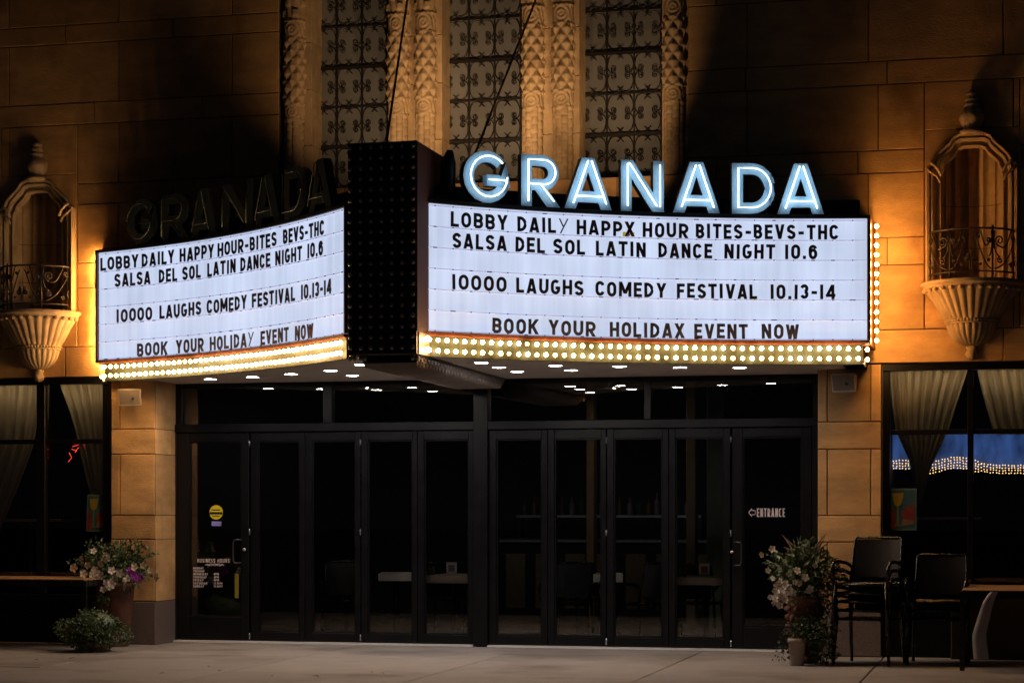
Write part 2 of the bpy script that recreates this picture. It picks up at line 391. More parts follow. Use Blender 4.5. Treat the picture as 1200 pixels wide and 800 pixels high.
    if ch == '2': return [('P', arc(xm, y1 - ry, rx, ry, 170, -20, 8) + [(x0, y0), (w, y0)], False)]
    if ch == '3':
        r = (y1 - ym) / 2
        return [('P', arc(xm, y1 - r, rx, r, 165, -80, 9), False), ('P', arc(xm, y0 + r, rx, r, 80, -165, 9), False)]
    if ch == '4': return [P((x1 - t * .3, 0), (x1 - t * .3, 1)), P((0, .27), (w, .27)), ('D', (x1 - t * .3, 1), (x0 * .8, .25))]
    if ch == '5': return [('P', [(w * .95, y1), (x0, y1), (x0, .56)] + arc(xm, y0 + ry * .95, rx, ry * .95, 100, -160, 8), False)]
    if ch == '6':
        r = .27
        return [('P', arc(xm, y0 + r, rx, r, 0, 360, 12)[:-1], True), ('P', arc(xm, y1 - ry, rx, ry, 15, 180, 7) + [(x0, y0 + r)], False)]
    if ch == '7': return [P((0, y1), (w, y1)), ('D', (x1, .95), (w * .35, 0))]
    if ch == '8':
        r = (y1 - ym) / 2
        return [('P', arc(xm, y1 - r, rx * .92, r, 0, 360, 12)[:-1], True), ('P', arc(xm, y0 + r, rx, r, 0, 360, 12)[:-1], True)]
    if ch == '9':
        r = .27
        return [('P', arc(xm, y1 - r, rx, r, 0, 360, 12)[:-1], True), ('P', arc(xm, y0 + ry, rx, ry, 195, 360, 7) + [(x1, y1 - r)], False)]
    return []

def ribbon(pts, t, closed):
    P = [Vector(p) for p in pts]
    P = [p for i, p in enumerate(P) if i == 0 or (p - P[i - 1]).length > 1e-4]
    if closed and (P[0] - P[-1]).length < 1e-4: P.pop()
    n = len(P); Lf, Rt = [], []
    for k in range(n):
        a = P[k - 1] if (closed or k > 0) else None; b = P[(k + 1) % n] if (closed or k < n - 1) else None
        d0 = (P[k] - a).normalized() if a is not None else (b - P[k]).normalized()
        d1 = (b - P[k]).normalized() if b is not None else d0
        n0 = Vector((-d0.y, d0.x)); n1 = Vector((-d1.y, d1.x)); m = n0 + n1
        if m.length < 1e-6: m = n0
        m.normalize(); q = (t / 2) / max(.35, m.dot(n0))
        Lf.append(P[k] + m * q); Rt.append(P[k] - m * q)
    return Lf, Rt

def strokes_mesh(mb, ch, w, h, t, y0, y1, ox=0, oz=0, eps=.0004, side=0):
    """add solid letter; w,h metres, t stroke width metres; y0 front, y1 back"""
    for k, st in enumerate(glyph(ch, w / h, t / h)):
        yf = y0 - eps * k
        if st[0] == 'P':
            Lf, Rt = ribbon(st[1], t / h, st[2]); n = len(Lf)
            Q = [(ox + p.x * h, oz + p.y * h) for p in Lf]; R = [(ox + p.x * h, oz + p.y * h) for p in Rt]
            b = mb.add([(x, yf, z) for x, z in Q] + [(x, yf, z) for x, z in R] + [(x, y1, z) for x, z in Q] + [(x, y1, z) for x, z in R])
            for i in range(n if st[2] else n - 1):
                j = (i + 1) % n
                mb.face((b + i, b + n + i, b + n + j, b + j))
                mb.cur = side
                mb.face((b + i, b + j, b + 2 * n + j, b + 2 * n + i)); mb.face((b + n + j, b + n + i, b + 3 * n + i, b + 3 * n + j)); mb.cur = 0
            if not st[2]:
                mb.face((b, b + 2 * n, b + 3 * n, b + n)); mb.face((b + n - 1, b + 2 * n - 1, b + 4 * n - 1, b + 3 * n - 1))
        else:
            (xa, ya), (xb, yb) = st[1], st[2]; Ln = math.hypot(xb - xa, yb - ya); hx = (t / h) / 2 * Ln / abs(yb - ya)
            pl = [(xa - hx, ya), (xa + hx, ya), (xb + hx, yb), (xb - hx, yb)]
            if ya > yb: pl = pl[::-1]
            f0 = len(mb.f); mb.prism([(ox + x * h, oz + y * h) for x, y in pl], yf, y1)
            for q in range(f0 + 1, len(mb.f)): mb.m[q] = side

WID = {'I': .20, '1': .20, '.': .20, '-': .34, 'L': .40, 'E': .42, 'F': .42, 'T': .46, 'M': .64, 'W': .66, 'A': .52, 'V': .50, 'Y': .50, 'X': .50, 'K': .50, 'S': .46, 'B': .46, 'P': .46, 'R': .48, ':': .2, '3': .44, '6': .46, '4': .5, 'y': .5}
def gw(c): return WID.get(c, .48)

def text_mesh(mb, s, x0, x1, z0, h, t, yf, yb):
    adv = [gw(c) if c != ' ' else .3 for c in s]; gap = .16
    tot = sum(adv) + gap * (len(s) - 1); k = (x1 - x0) / tot; x = x0
    for c, a in zip(s, adv):
        if c != ' ': strokes_mesh(mb, c, a * k, h, t, yf, yb, x, z0, .0001)
        x += (a + gap) * k

# ================================================================== SETTING
g = MB(); g.box((-150, -150, -.50), (150, 150, -.20)); tag(g.build('ground', M['ground']), kind='structure')
rd = MB(); rd.box((-90, -24, -.19), (90, -6.7, -.15)); tag(rd.build('road', M['asphalt']), kind='structure')
kb = MB(); kb.box((-90, -6.68, -.19), (90, -6.5, -.004)); tag(kb.build('kerb', M['concrete']), kind='structure')
sw = MB(); sw.box((-40, -6.48, -.19), (40, 7, -.05)); swo = tag(sw.build('sidewalk', M['mortar']), kind='structure')
xj0 = onZ(595, 765, 0)[0]; xj1 = onZ(806, 770, 0)[0]; pitch = xj1 - xj0
rows = [(-.02, -1.95), (-1.95, -3.92), (-3.92, -5.5), (-5.5, -6.48)]
for (ya, yb) in rows:
    for k in range(-9, 7):
        xa = xj0 + k * pitch; dz = random.uniform(-.002, .002)
        b = MB(); G = .006
        i = b.add([(xa + G, yb + G, -.06), (xa + pitch - G, yb + G, -.06), (xa + pitch - G, ya - G, -.06), (xa + G, ya - G, -.06),
                   (xa + G, yb + G, -.006 + dz), (xa + pitch - G, yb + G, -.006 + dz), (xa + pitch - G, ya - G, -.006 + dz), (xa + G, ya - G, -.006 + dz),
                   (xa + G + .006, yb + G + .006, dz), (xa + pitch - G - .006, yb + G + .006, dz), (xa + pitch - G - .006, ya - G - .006, dz), (xa + G + .006, ya - G - .006, dz)])
        for q in ((0, 1, 5, 4), (1, 2, 6, 5), (2, 3, 7, 6), (3, 0, 4, 7), (4, 5, 9, 8), (5, 6, 10, 9), (6, 7, 11, 10), (7, 4, 8, 11), (8, 9, 10, 11)): b.face([i + z for z in q])
        b.build('paving_slab', M['concrete'], swo)

# ================================================================== THEATRE BUILDING
bld = tag(empty('theatre_building', (0, 0, 0)), 'sandstone theatre front with tall grilled windows, balcony niches and black glass doors', 'building')
mo = MB()
XL, XR = WX(-60, WF), WX(1290, WF)
XCL, XCR = WX(327, WF), WX(806, WF)                 # centre window bay
XPL0, XPL1 = WX(130, WF), WX(183, WF)               # left pier
XPR0, XPR1 = WX(958, WF), WX(1033, WF)              # right pier
ZT = 2.99                                            # underside of wall band over the shop windows
NICH = [(WX(46, WF), -.07), (WX(1139, WF), 0.0)]
NZ0, NZ1, NHW = 3.72, 5.34, .47
zs = [ZT, 3.33, 3.99, 4.27, 4.93, 5.16, 5.83, 6.07, 6.74, 6.95, 7.62, 7.85, 8.5]
blocks = []
def cut(x0, x1, z0, z1, holes):
    res = [(x0, x1, z0, z1)]
    for (hx0, hx1, hz0, hz1) in holes:
        new = []
        for (a, b, c, d) in res:
            if b <= hx0 or a >= hx1 or d <= hz0 or c >= hz1: new.append((a, b, c, d)); continue
            if a < hx0: new.append((a, hx0, c, d))
            if b > hx1: new.append((hx1, b, c, d))
            if c < hz0: new.append((max(a, hx0), min(b, hx1), c, hz0))
            if d > hz1: new.append((max(a, hx0), min(b, hx1), hz1, d))
        res = new
    return [r for r in res if r[1] - r[0] > .02 and r[3] - r[2] > .02]
holes = [(nx - NHW, nx + NHW, NZ0 + dz, NZ1 + dz) for nx, dz in NICH]
bk = random.Random(3)
JT = {}
for ci in range(len(zs) - 1):
    z0, z1 = zs[ci], zs[ci + 1]; tall = (z1 - z0) > .5
    for (a, b, side) in ((XL, XCL, 0), (XCR, XR, 1)):
        if side == 0: js = [a + .35 + (.9 if ci % 4 == 1 else .2)]
        else: js = [a + (.62 if tall else 1.3)]
        if side == 0 and tall: js = [b - .55 - 1.35 * k for k in range(6)]
        elif side == 0: js = [b - 1.25 - 1.3 * k + (.35 if ci % 4 == 2 else 0) for k in range(6)]
        elif tall: js = [a + .62] + [a + .62 + 1.34 * k - (.1 if ci % 4 == 3 else 0) for k in range(1, 6)]
        else: js = [a + 2.05 + 1.45 * (k - 1) - (.3 if ci % 4 == 0 else 0) for k in range(6)]
        js = sorted(x for x in js if a + .25 < x < b - .1)
        xs = [a] + js + [b]
        for k in range(len(xs) - 1): blocks += cut(xs[k], xs[k + 1], z0, z1, holes)
    # wall over the doors, behind the marquee, up to the window sills
G = .0045
def block(x0, x1, z0, z1, yf=WF, yb=None, m='stone', pr=None):
    yb = yf + .28 if yb is None else yb
    pr = bk.uniform(0, .005) if pr is None else pr
    b = MB(); b.box((x0 + G, yf - pr, z0 + G), (x1 - G, yb, z1 - G), .006); return b.build('stone_block', M[m], bld)
for (a, b, c, d) in blocks: block(a, b, c, d)
SILL = 5.0
zc = [ZT, 3.33, 3.99, 4.27, 4.93, SILL]
for k in range(3):      # lower wall of the bay
    z0, z1 = zc[k * 1], zc[k + 1]
zz = [2.97, 3.99, SILL]
for k in range(2):
    n = 6
    for q in range(n):
        w_ = (XCR - XCL) / n; block(XCL + q * w_, XCL + (q + 1) * w_, zz[k], zz[k + 1], yf=WF)
# backing (mortar) with holes left for niches and windows
bk_ = MB()
for (a, b, c, d) in cut(XL, XCL, ZT + .004, 8.5, holes) + cut(XCR, XR, ZT + .004, 8.5, holes) + [(XCL, XCR, 2.975, SILL - .004)]:
    bk_.box((a, WF + .018, c), (b, WF + .32, d))
bk_.build('mortar_backing', M['mortar'], bld)

# piers
zp = [0, .48, 1.17, 1.44, 2.12, 2.40, ZT - .002]
xa1 = WX(140.5, WF); xa2 = WX(181.3, WF)
block(XPL0, XPL1, 0, zp[1], yf=WF - .012, yb=-.02, m='granite', pr=0)
for k in range(1, 6):
    z0, z1 = zp[k], zp[k + 1]; z1 = min(z1, 2.985)
    if z1 - z0 > .4:
        block(XPL0, xa1, z0, z1); block(xa1, xa2, z0, z1); block(xa2, XPL1, z0, z1, yb=-.03, pr=0)
    else:
        block(XPL0, XPL1, z0, z1, yb=-.17, pr=0)
        block(XPL1 - .3, XPL1 - .001, z0, z1, yf=-.168, yb=-.01, pr=0)
pm = MB(); pm.box((XPL0 + .01, WF + .02, 0), (XPL1 - .012, -.04, 2.98)); pm.build('mortar_backing', M['mortar'], bld)
xb1 = WX(969.6, WF); xb2 = WX(1020.5, WF)
block(XPR0, XPR1, 0, zp[1], yf=WF - .012, yb=-.02, m='granite', pr=0)
for k in range(1, 6):
    z0, z1 = zp[k], min(zp[k + 1], 2.985)
    if z1 - z0 > .4 or k == 1:
        block(XPR0, xb1, z0, z1, yb=-.02); block(xb1, xb2, z0, z1); block(xb2, XPR1, z0, z1)
    else: block(XPR0, XPR1, z0, z1, yb=-.02)
pm = MB(); pm.box((XPR0 + .01, WF + .02, 0), (XPR1 - .01, -.04, 2.98)); pm.build('mortar_backing', M['mortar'], bld)

# ---- tall central windows with wrought grilles
WY = -.22
CZ = [SILL, 5.06, 5.51, 5.95, 6.385, 6.84, 7.29, 7.73, 8.17]
bays = [(366, 454, 'left of three'), (520, 610, 'middle'), (680, 775, 'right')]
def spiral(cx, cz, r0, a0, turns, n=16, sgn=1):
    pts = []
    for k in range(n + 1):
        f = k / n; r = r0 * (1 - .82 * f); a = a0 + sgn * turns * 2 * PI * f
        pts.append((cx + r * math.cos(a), 0, cz + r * math.sin(a)))
    return pts
def bez(p0, p1, p2, p3, n=8):
    r = []
    for k in range(n + 1):
        t = k / n; q = 1 - t
        r.append(tuple(q ** 3 * a + 3 * q * q * t * b + 3 * q * t * t * c + t ** 3 * d for a, b, c, d in zip(p0, p1, p2, p3)))
    return r
def scroll_mesh(w, h):
    mb = MB()
    for sx in (-1, 1):
        for sz in (-1, 1):
            c = bez((.10 * w * -sx * .6, 0, sz * .37 * h), (0.03 * w * sx, 0, sz * .44 * h), (.16 * w * sx, 0, sz * .49 * h), (.27 * w * sx, 0, sz * .46 * h), 5)
            c += bez((.27 * w * sx, 0, sz * .46 * h), (.47 * w * sx, 0, sz * .42 * h), (.50 * w * sx, 0, sz * .16 * h), (.45 * w * sx, 0, sz * .085 * h), 8)[1:]
            cx, cz = sx * .265 * w, sz * .085 * h; r0 = .115 * w
            c += bez((.45 * w * sx, 0, sz * .085 * h), (.42 * w * sx, 0, sz * .03 * h), (.36 * w * sx, 0, sz * .0 * h), (.265 * w * sx, 0, sz * (.085 * h - r0)), 5)[1:]
            sp = spiral(cx, cz, r0, -sz * PI / 2, 1.6, 18, -sx * sz)
            c += sp[1:]
            mb.tube(c, .0046, 4, smooth=False)
            tail = bez((-.12 * w * sx, 0, sz * .335 * h), (-.05 * w * sx, 0, sz * .36 * h), (.02 * w * sx, 0, sz * .41 * h), (.04 * w * sx, 0, sz * .47 * h), 4)
            mb.tube(tail, .0046, 4, smooth=False)
    return mb
for wi, (pa, pb, nm) in enumerate(bays):
    xa, xb = WX(pa, WY), WX(pb, WY)
    wn = empty('grilled_window'); wn.parent = bld; wn['label'] = 'tall window with black scrollwork grille over frosted glass, %s' % nm
    fp = MB(); n3 = 3
    for c_ in range(3):
        for r_ in range(1, 9):
            z0 = CZ[r_ - 1]; z1 = CZ[r_]; x0 = xa + (xb - xa) * c_ / 3; x1 = xa + (xb - xa) * (c_ + 1) / 3
            p = MB(); p.box((x0 + .004, WY + .018, z0 + .004), (x1 - .004, WY + .028, z1 - .004)); p.build('pane', M['frosted'], wn)
    bb = MB(); bb.box((xa - .1, WY + .035, SILL), (xb + .1, WY + .07, 8.4)); bb.build('backing', M['black'], wn)
    w = (xb - xa) / 3
    for k in range(4):
        x = xa + w * k; b = MB(); b.bar((x, WY, SILL), (x, WY, 8.4), .016, .016); b.build('upright_bar', M['iron'], wn)
    for r_ in range(1, 9):
        thick = r_ % 2 == 0
        b = MB(); tt = .032 if thick else .015; b.box((xa - .02, WY - tt / 2, CZ[r_] - tt / 2), (xb + .02, WY + tt / 2 + 0, CZ[r_] + tt / 2)); b.build('cross_bar', M['iron'], wn)
    sm = scroll_mesh(w, .44).mesh('scroll_panel', M['iron'])
    for c_ in range(3):
        for r_ in range(1, 8):
            obj('scroll_panel', sm, wn, (xa + w * (c_ + .5), WY - .004, (CZ[r_] + CZ[r_ + 1]) / 2))
# jambs: flat stone between the windows (split in blocks with joints)
def jamb(pa, pb, yf):
    xa, xb = WX(pa, yf), WX(pb, yf)
    z = SILL
    for z1 in (5.49, 6.10, 6.62, 7.3, 8.45):
        b = MB(); b.box((xa, yf, z + .003), (xb, WY + .12, z1 - .003), .004); b.build('stone_block', M['stone_carved'], bld); z = z1
JF = WF + .07
jamb(356, 365.5, JF); jamb(455, 518, JF); jamb(611.5, 679, JF)
XJ = WX(776, JF); b = MB(); b.box((XJ, JF, SILL), (XCR - .004, WY + .1, 8.45)); b.build('stone_block', M['stone_carved'], bld)
b = MB(); b.box((XCL + .01, WF + .12, SILL), (WX(356, JF), WY + .12, 8.45)); b.build('stone_block', M['stone_carved'], bld)
# carved engaged columns
def column_mesh():
    R = .105; zz0, zz1 = SILL, 8.0; nu, nv = 40, 250
    def h(a, z):            # a in 0..pi across the visible half
        q = a / PI
        if 5.745 < z < 5.93 or 6.63 < z < 6.85:           # ornament drums
            c0, hh = (5.84, .09) if z < 6 else (6.74, .11)
            fz = (z - c0) / hh
            e = .012 if abs(fz) > .86 else 0
            dx = (q - .5) * 3.2; rr = math.hypot(dx, fz)
            return .004 + e + (.012 * (.5 + .5 * math.cos(rr * 16)) * (rr < .95)) + .006 * math.sin(a * 14 + z * 40) * (rr > .95)
        if z >= 5.93 and z <= 6.63:                       # diamond points
            u = (q - .5) / .36; v = (z - 5.93) / .165
            best = 0
            for du in range(-2, 3):
                for base in (0, .5):
                    cu = du * 1.0 + (0 if base == 0 else .5); vv = (v - base) % 1
                    d = abs(u - cu) / .5 + abs(vv - .5) / .52
                    best = max(best, 1 - d)
            return .002 + .040 * best
        if z < 5.745:                                     # bamboo reeds with nodes
            k = q * 4; kk = int(k); f = k - kk
            rd_ = math.sqrt(max(0, 1 - (2 * f - 1) ** 2))
            nz = ((z + (.045 if kk % 2 else 0)) % .09) / .09
            return -.012 + .020 * rd_ + (-.008 if nz < .14 else .003 * math.sin(PI * nz))
        k = q * 4; kk = int(k); f = k - kk                # top: blocks between reeds
        nz = ((z + (.11 if kk % 2 else 0)) % .22) / .22
        return (.026 if (.3 < nz < .62 and .18 < f < .82) else .0) + .004 * math.sin(PI * f)
    def g(u, v):
        a = PI * u; z = zz0 + (zz1 - zz0) * v; r = R + h(a, z)
        return (-r * math.cos(a), -r * math.sin(a), z)
    mb = MB(); mb.grid(g, nu, nv, smooth=True); return mb.mesh('carved_column', M['stone_carved'])
cm = column_mesh()
for px in (345, 466.5, 498.5, 624.5, 659.5, 790):
    obj('carved_column', cm, bld, (WX(px, JF - .02), JF + .0, 0))

# ---- balcony niches
def mirror(pts): return [(-x, z) for x, z in pts[::-1] if x > 1e-6]
def dens(pts, m):
    out = []
    for k in range(len(pts) - 1):
        for q in range(m): f = q / m; out.append((pts[k][0] * (1 - f) + pts[k + 1][0] * f, pts[k][1] * (1 - f) + pts[k + 1][1] * f))
    return out + [pts[-1]]
inner_h = [(0, 5.15), (.08, 5.15), (.13, 5.13), (.155, 5.085), (.20, 5.04), (.25, 4.995), (.262, 4.94), (.285, 4.90), (.29, 4.84), (.29, 3.78)]
outer_h = [(0, 5.285), (.13, 5.285), (.185, 5.26), (.22, 5.205), (.29, 5.14), (.36, 5.07), (.40, 5.0), (.445, 4.96), (.45, 4.90), (.45, 3.78)]
def niche(cx, dz, lab, flip=False):
    n = empty('balcony_niche'); n.parent = bld; n['label'] = lab
    il = inner_h[::-1]; ol = outer_h[::-1]
    I = [(-x, z) for x, z in il] + inner_h[1:]; O = [(-x, z) for x, z in ol] + outer_h[1:]
    prof = [(0, .02), (0, -.03), (.12, -.045), (.18, -.02), (.42, -.03), (.48, -.07), (.62, -.085), (.70, -.06), (.74, -.05), (.80, -.09), (.95, -.10), (1, -.085), (1, .03)]
    mb = MB(); rings = []
    for t, y in prof:
        rings.append(mb.add([(cx + a[0] * (1 - t) + b[0] * t, WF + y, dz + a[1] * (1 - t) + b[1] * t) for a, b in zip(I, O)]))
    m_ = len(I)
    for k in range(len(rings) - 1):
        for q in range(m_ - 1): mb.face((rings[k] + q, rings[k] + q + 1, rings[k + 1] + q + 1, rings[k + 1] + q))
    # reveal
    r2 = mb.add([(cx + a[0], WF + .06, dz + a[1]) for a in I])
    for q in range(m_ - 1): mb.face((rings[0] + q + 1, rings[0] + q, r2 + q, r2 + q + 1))
    mb.build('hood_moulding', M['stone_carved'], n)
    # little scroll brackets at the shoulders
    for sgn in (-1, 1):
        b = MB()
        b.tube([(cx + sgn * x, WF - .12, dz + z) for x, z in ((.30, 4.86), (.33, 4.93), (.37, 4.97), (.41, 5.0))], .018, 6)
        b.tube([(cx + sgn * x, WF - .10, dz + z) for x, z in ((.31, 4.80), (.34, 4.86), (.40, 4.90), (.44, 4.94))], .015, 6)
        b.build('scroll_bracket', M['stone_carved'], n)
    sp = MB()
    for sgn in (-1, 1):
        poly = [(cx + sgn * x, dz + z) for x, z in outer_h if z > 4.8] + [(cx + sgn * .45, dz + NZ0 - 3.72 + 3.72), (cx + sgn * (NHW - .003), dz + NZ0), (cx + sgn * (NHW - .003), dz + NZ1 - .003), (cx, dz + NZ1 - .003)]
        sp.prism(poly if sgn < 0 else poly[::-1], WF - .001, WF + .05)
    sp.build('spandrel', M['stone'], n)
    # pleated back wall
    def back(u, v):
        a = PI * u; x = -.30 * math.cos(a); fl = .034 * abs(math.sin(a * 6.5))
        step = .03 if (.22 < u < .78) else 0
        return (cx + x * (1 - fl), WF + .05 + .17 * math.sin(a) + fl + step * 0, dz + 3.70 + 1.6 * v)
    bw = MB(); bw.grid(back, 130, 3, smooth=False)
    bw.build('fluted_recess', M['stone_carved'], n)
    for zz_ in (4.15, 4.58):
        j = MB(); j.grid(lambda u, v: (cx - .297 * math.cos(PI * u) * .97, WF + .046 + .16 * math.sin(PI * u), dz + zz_ + .006 * v), 24, 1); j.build('joint_line', M['mortar'], n)
    cp = MB(); cp.box((cx - .44, WF + .02, dz + 5.22), (cx + .44, WF + .4, dz + 5.30)); cp.box((cx - .44, WF + .06, dz + 3.66), (cx + .44, WF + .4, dz + 3.71)); cp.build('recess_cap', M['stone_carved'], n)
    # finial
    f = MB()
    prof = [(.0, 0), (.12, .0), (.13, .03), (.10, .05), (.075, .06), (.10, .10), (.118, .15), (.115, .20), (.085, .25), (.055, .27), (.075, .285), (.075, .31), (.05, .32), (.068, .335), (.07, .36), (.045, .375), (.06, .39), (.055, .42), (0, .45)]
    f.lathe(prof, 24, (cx, WF - .06, dz + 5.27), fn=lambda r, a, z: r * (1 + (.10 * math.sin(a * 7 + z * 30) if .08 < z < .26 else .0)))
    f.build('finial', M['stone_carved'], n)
    # corbel bowl, fluted
    bc = (cx, WF + .02, dz)
    pr = [(.0, 3.79), (.50, 3.79), (.515, 3.775), (.515, 3.755), (.49, 3.74), (.485, 3.725), (.465, 3.72), (.455, 3.70), (.43, 3.66), (.385, 3.60), (.345, 3.53), (.31, 3.47), (.28, 3.43), (.265, 3.41)]
    fine = dens(pr, 2)
    def fl(r, a, z):
        if z < 3.715 and r > .24:
            d = abs(math.sin(a * 15)); k = min(1, (3.715 - z) / .04)
            return r * (1 + k * (.055 * d - .03))
        return r
    bb = MB(); bb.lathe(fine, 180, bc, PI, 2 * PI, fl); bb.build('balcony_bowl', M['stone_carved'], n)
    br = MB()
    for k in range(25):
        a = PI + PI * (k + .5) / 25; br.ball((bc[0] + .265 * math.cos(a), bc[1] + .265 * math.sin(a), dz + 3.40), .019, 6, 4)
    br.tube([(bc[0] + .262 * math.cos(PI + PI * k / 20), bc[1] + .262 * math.sin(PI + PI * k / 20), dz + 3.425) for k in range(21)], .010, 6)
    br.tube([(bc[0] + .262 * math.cos(PI + PI * k / 20), bc[1] + .262 * math.sin(PI + PI * k / 20), dz + 3.375) for k in range(21)], .010, 6)
    br.build('bead_ring', M['stone_carved'], n)
    lo = [(.25, 3.38), (.245, 3.34), (.22, 3.27), (.175, 3.21), (.12, 3.17), (.06, 3.15), (.045, 3.145)]
    l = MB(); l.lathe(dens(lo, 2), 120, bc, PI, 2 * PI, lambda r, a, z: r * (1 + .07 * (abs(math.sin(a * 12)) - .5))); l.build('bowl_base', M['stone_carved'], n)
    ti = MB(); ti.lathe([(.045, 3.15), (.06, 3.13), (.05, 3.10), (.062, 3.07), (.05, 3.04), (.03, 3.02), (0, 3.01)], 16, (cx, WF - .01, dz), fn=lambda r, a, z: r * (1 + .15 * math.sin(a * 4 + z * 60)))
    ti.build('drop_finial', M['stone_carved'], n)
    for k in range(15):       # petals along the rim
        a = PI + PI * (k + .5) / 15; pe = MB(); pe.ball((bc[0] + .468 * math.cos(a), bc[1] + .468 * math.sin(a), dz + 3.705), .030, 6, 4, (1, 1, .8)); pe.build('rim_petal', M['stone_carved'], n)
    # wrought railing on a half circle
    R = .43
    def W3(s, z): a = PI + s / R; return (bc[0] + R * math.cos(a), bc[1] + R * math.sin(a), dz + z)
    Lr = PI * R
    rl = MB(); zt, zb = 4.285, 3.86
    for z, r in ((zt, .011), (zb, .007)): rl.tube([W3(Lr * k / 28, z) for k in range(29)], r, 5)
    rl.build('rail', M['iron'], n)
    for k in range(4):
        rr = MB(); s_ = Lr * (.02 + .96 * k / 3); rr.tube([W3(s_, 3.79), W3(s_, zt + .03)], .010, 5); rr.build('baluster', M['iron'], n)
    def panel(s0, s1, sgn):
        mb = MB(); cs = (s0 + s1) / 2; hw = (s1 - s0) / 2
        def q(x, z): return W3(cs + sgn * x * hw, zb + (zt - zb) * z)
        def cur(pts, r=.0075): mb.tube([q(*p) for p in pts], r, 5)
        def spr(cx_, cz_, r, a0, tn, sg, nn=16):
            asp = (zt - zb) / hw
            return [(cx_ + r * (1 - .8 * k / nn) * math.cos(a0 + sg * tn * 2 * PI * k / nn) , cz_ + r * (1 - .8 * k / nn) * math.sin(a0 + sg * tn * 2 * PI * k / nn) / asp) for k in range(nn + 1)]
        # long S from upper left to lower right with spirals
        S = [(p[0], p[1]) for p in bez((-.75, .88, 0), (-.35, .75, 0), (.1, .1, 0), (.92, .06, 0), 12)]
        cur(S)
        cur(spr(-.62, .30, .30, PI / 2, 1.6, 1) , .0085)
        cur([(p[0], p[1]) for p in bez((-.62, .30 + .30 / ((zt - zb) / hw), 0), (-.9, .60, 0), (-.95, .25, 0), (-.9, .05, 0), 6)])
        cur(spr(.62, .72, .26, -PI / 2, 1.5, 1), .0085)
        cur([(p[0], p[1]) for p in bez((.62, .72 - .26 / ((zt - zb) / hw), 0), (.2, .45, 0), (.05, .8, 0), (-.2, .98, 0), 8)])
        cur([(p[0], p[1]) for p in bez((.9, .95, 0), (.98, .6, 0), (.9, .4, 0), (.62, .34, 0), 8)])
        cur(spr(.60, .26, .16, PI / 2, 1.3, -1, 12))
        cur(spr(-.30, .80, .15, -PI / 2, 1.3, -1, 12))
        cur(spr(-.15, .16, .12, 0, 1.2, 1, 10))
        mb.build('scroll_panel', M['iron'], n)
    panel(Lr * .02, Lr * .34, 1); panel(Lr * .34, Lr * .5, -1); panel(Lr * .5, Lr * .66, 1); panel(Lr * .66, Lr * .98, -1)
niche(NICH[0][0], NICH[0][1], 'carved stone balcony niche at the far left, with bulbous finial')
niche(NICH[1][0], NICH[1][1], 'carved stone balcony niche at the right, its rail lit from the marquee side')

# ---- shop windows either side
WN = -.48
def shop_window(x0, x1, mull, zbar, ztop, lab, zbot=.55):
    w = empty('shop_window'); w.parent = bld; w['label'] = lab
    fr = MB()
    def fb(xa, xb, za, zb, nm='frame', y0=WN - .05, y1=WN + .05):
        b = MB(); b.box((xa, y0, za), (xb, y1, zb), .004); b.build(nm, M['black_frame'], w)
    fb(x0, x1, ztop - .07, ztop, 'frame_rail', WN - .09); fb(x0, x0 + .07, zbot, ztop - .072, 'frame_stile'); fb(x1 - .07, x1, zbot, ztop - .072, 'frame_stile')
    fb(x0, x1, zbot - .08, zbot - .002, 'frame_rail', WN - .10)
    fb(mull[0], mull[1], zbot, ztop - .072, 'mullion', WN - .07)
    for a, b in ((x0 + .072, mull[0] - .002), (mull[1] + .002, x1 - .072)):
        fb(a, b, zbar - .025, zbar + .025, 'glazing_bar')
        for za, zb in ((zbot, zbar - .027), (zbar + .027, ztop - .074)):
            p = MB(); p.box((a, WN, za), (b, WN + .008, zb)); p.build('pane', M['window_glass'], w)
    bw = MB(); bw.box((x0, WN - .06, 0), (x1, WN + .2, zbot - .082)); bw.build('stall_riser', M['black_frame'], w)
    return w
ZW = 2.985
shop_window(WX(-150, WN), WX(129, WN), (WX(46, WN), WX(56, WN)), WZ(90, 517, WN), ZW, 'wide black framed window at the left with tied curtain and poster')
shop_window(WX(1035, WN), WX(1330, WN), (WX(1134, WN), WX(1141, WN)), WZ(1100, 506, WN), ZW, 'wide black framed window at the right showing blue light and bulbs in its glass')

# ---- entrance front: transom, doors
YD = 0.0
front = []
def X0(px): return WX(px, YD)
ZH0, ZH1 = WZ(580, 503.2, YD), WZ(580, 493.5, YD)   # head rail
ZS = 1.5 + 1.455 * .985
def fbox(xa, xb, za, zb, nm, par, y0=-.06, y1=.06, m='black_frame', ch=.004):
    b = MB(); b.box((xa, y0, za), (xb, y1, zb), ch); return b.build(nm, M[m], par)
tr = empty('transom_window'); tr.parent = bld
xs_t = [(206, 215), (380, 390.5), (557, 573.5), (755.5, 763.5), (953, 963)]
fbox(X0(206), X0(965), ZH0, ZH1, 'head_rail', tr, -.075, .06)
for a, b in xs_t:
    if (a, b) != (557, 573.5): fbox(X0(a), X0(b), ZH1 + .002, ZS - .004, 'mullion', tr, -.05, .05)
for k in range(4):
    xa, xb = X0(xs_t[k][1]) + .002, X0(xs_t[k + 1][0]) - .002
    p = MB(); p.box((xa, 0, ZH1 + .002), (xb, .008, ZS - .005)); p.build('pane', M['door_glass'], tr)
    fbox(xa, xb, ZS - .06, ZS - .004, 'top_bead', tr, -.045, -.002)
cp = fbox(X0(557), X0(573.5), .012, ZS - .004, 'centre_post', bld, -.09, .07); 
ths = MB(); ths.box((X0(206), -.11, .001), (X0(557) - .002, .06, .02)); ths.box((X0(573.5) + .002, -.11, .001), (X0(965), .06, .02)); ths.build('threshold', M['white_trim'], bld)
